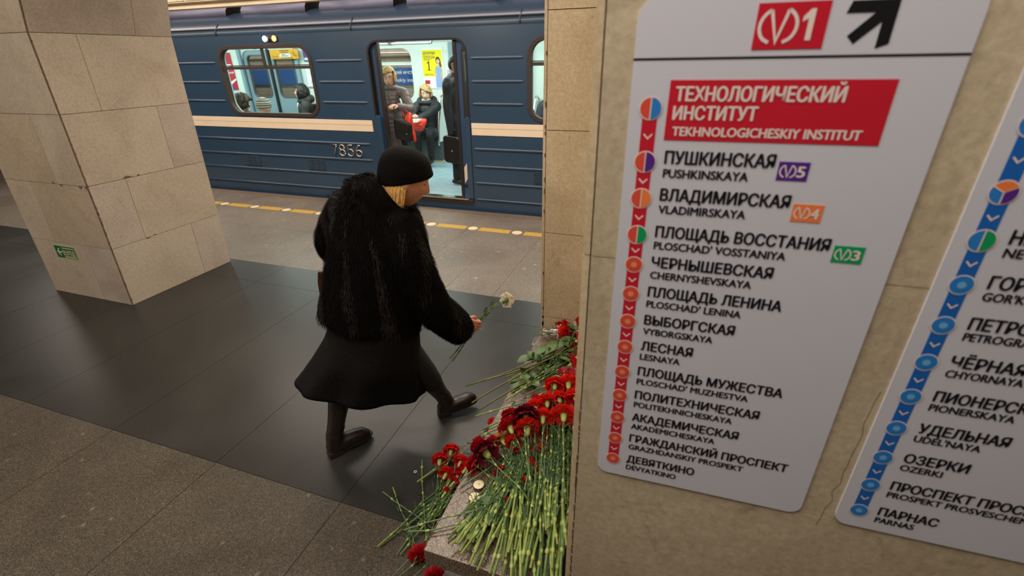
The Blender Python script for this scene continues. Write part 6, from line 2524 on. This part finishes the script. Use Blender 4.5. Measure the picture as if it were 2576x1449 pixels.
for j in range(9):
    t_ = j / 8
    c = b0.lerp(b1, t_) + Vector((0, 0, 0.002))
    r = 0.030 + 0.035 * t_ ** 1.5 - 0.010 * g_(t_ - 0.42, 0.12)
    e1 = ax_.normalized().cross(Vector((0, 0, 1))).normalized()
    rows.append([c + (e1 * math.cos(a) + Vector((0, 0, 0.85)) * math.sin(a)) * r * (1 + 0.14 * math.sin(a * 7 + j * 1.3)) for a in [2 * PI * i / 28 for i in range(28)]])
mb = MB()
mb.grid(rows, 0, True, True)
obj('film_sleeve', mb, 'film', bq)
mb = MB()
cc = b0.lerp(b1, 0.42)
e1 = ax_.normalized().cross(Vector((0, 0, 1))).normalized()
mb.tube([cc + (e1 * math.cos(a) + Vector((0, 0, 0.9)) * math.sin(a)) * 0.036 for a in [2 * PI * i / 20 for i in range(21)]], 0.004, 6)
for s_ in (-1, 1):
    tp = cc + Vector((0, 0, 0.035))
    mb.tube(catmull([tuple(tp), tuple(tp + e1 * 0.012 * s_ + Vector((0.012, 0, 0.014))), tuple(tp + e1 * 0.03 * s_ + Vector((0.01, 0, 0.0))), tuple(tp + Vector((0, 0, -0.001)))], 5), 0.003, 5)
    mb.tube(catmull([tuple(tp), tuple(tp - e1 * 0.03 + Vector((-0.01 * s_, 0, -0.006))), tuple(tp - e1 * 0.055 + Vector((-0.02 * s_, 0, -0.03)))], 5), 0.003, 5)
obj('ribbon', mb, 'ribbon_white', bq)
LW, GW = 'red carnation wrapped in the clear film sleeve against the pier', 'carnations in the wrapped bouquet'
for k in range(6):
    h = b1 + e1 * frnd.uniform(-0.05, 0.05) + Vector((frnd.uniform(-0.12, -0.02), 0, frnd.uniform(-0.01, 0.035)))
    tl = b0 + e1 * frnd.uniform(-0.018, 0.018) + Vector((0, 0, frnd.uniform(-0.012, 0.012)))
    carnation(h, tl, LW, 'petal_red', None, GW, 0.8)
carnation(b1 + Vector((-0.015, 0.0, 0.04)), b0, 'cream carnation among the red ones in the wrapped bouquet', 'petal_white', 0, None, 0.8)
P = pz(1356, 862, .41)
mb = MB()
rows = []
for j in range(6):
    rows.append([P + Vector((-0.03 + 0.014 * j + 0.006 * math.sin(i * 2.1 + j), 0.05 - 0.022 * i + 0.005 * math.sin(j * 3 + i), 0.012 + 0.014 * abs(math.sin(i * 1.7 + j * 1.1)))) for i in range(6)])
mb.grid(rows, 0, True)
tag(obj('film_scrap', mb, 'film', None, P), 'crumpled scrap of clear film at the bench corner by the pier', 'wrapping')

# tea lights
for k, ((px, py), lab) in enumerate((((1204, 1218), 'white tea light candle on the bench, the farther of the two'), ((1193, 1249), 'white tea light candle on the bench, the nearer of the two'))):
    c = pz(px, py, BZ + 0.018)
    c.z = BZ + 0.0005
    R = 0.0205
    t = thing('tea_light', lab, 'candle', c)
    n = 32
    ring_ = lambda r, z: [c + Vector((r * math.cos(2 * PI * i / n), r * math.sin(2 * PI * i / n), z)) for i in range(n)]
    mb = MB()
    mb.grid([ring_(R * 0.94, 0), ring_(R, 0.001), ring_(R, 0.0165), ring_(R * 1.03, 0.017), ring_(R * 0.97, 0.0172), ring_(R * 0.97, 0.010)], 0, True, True, True)
    obj('tin_cup', mb, 'tin', t)
    mb = MB()
    mb.grid([ring_(R * 0.965, 0.012), ring_(R * 0.965, 0.0158), ring_(R * 0.6, 0.0152), ring_(R * 0.15, 0.0150)], 0, True, True, False, True)
    obj('wax', mb, 'candle_wax', t)
    mb = MB()
    mb.tube([c + Vector((0, 0, 0.014)), c + Vector((0.001, 0, 0.020)), c + Vector((0.004, 0.001, 0.023))], 0.0007, 5)
    obj('wick', mb, 'wick', t)

# a tiny ring dropped on the floor
P = pz(1045, 1187, 0.002)
mb = MB()
mb.tube([P + Vector((0.006 * math.cos(a), 0.006 * math.sin(a), 0.001)) for a in [2 * PI * i / 16 for i in range(17)]], 0.0018, 6)
tag(obj('plastic_ring', mb, 'ribbon_white', None, P), 'tiny white ring lying on the dark floor left of the fallen carnations', 'ring')
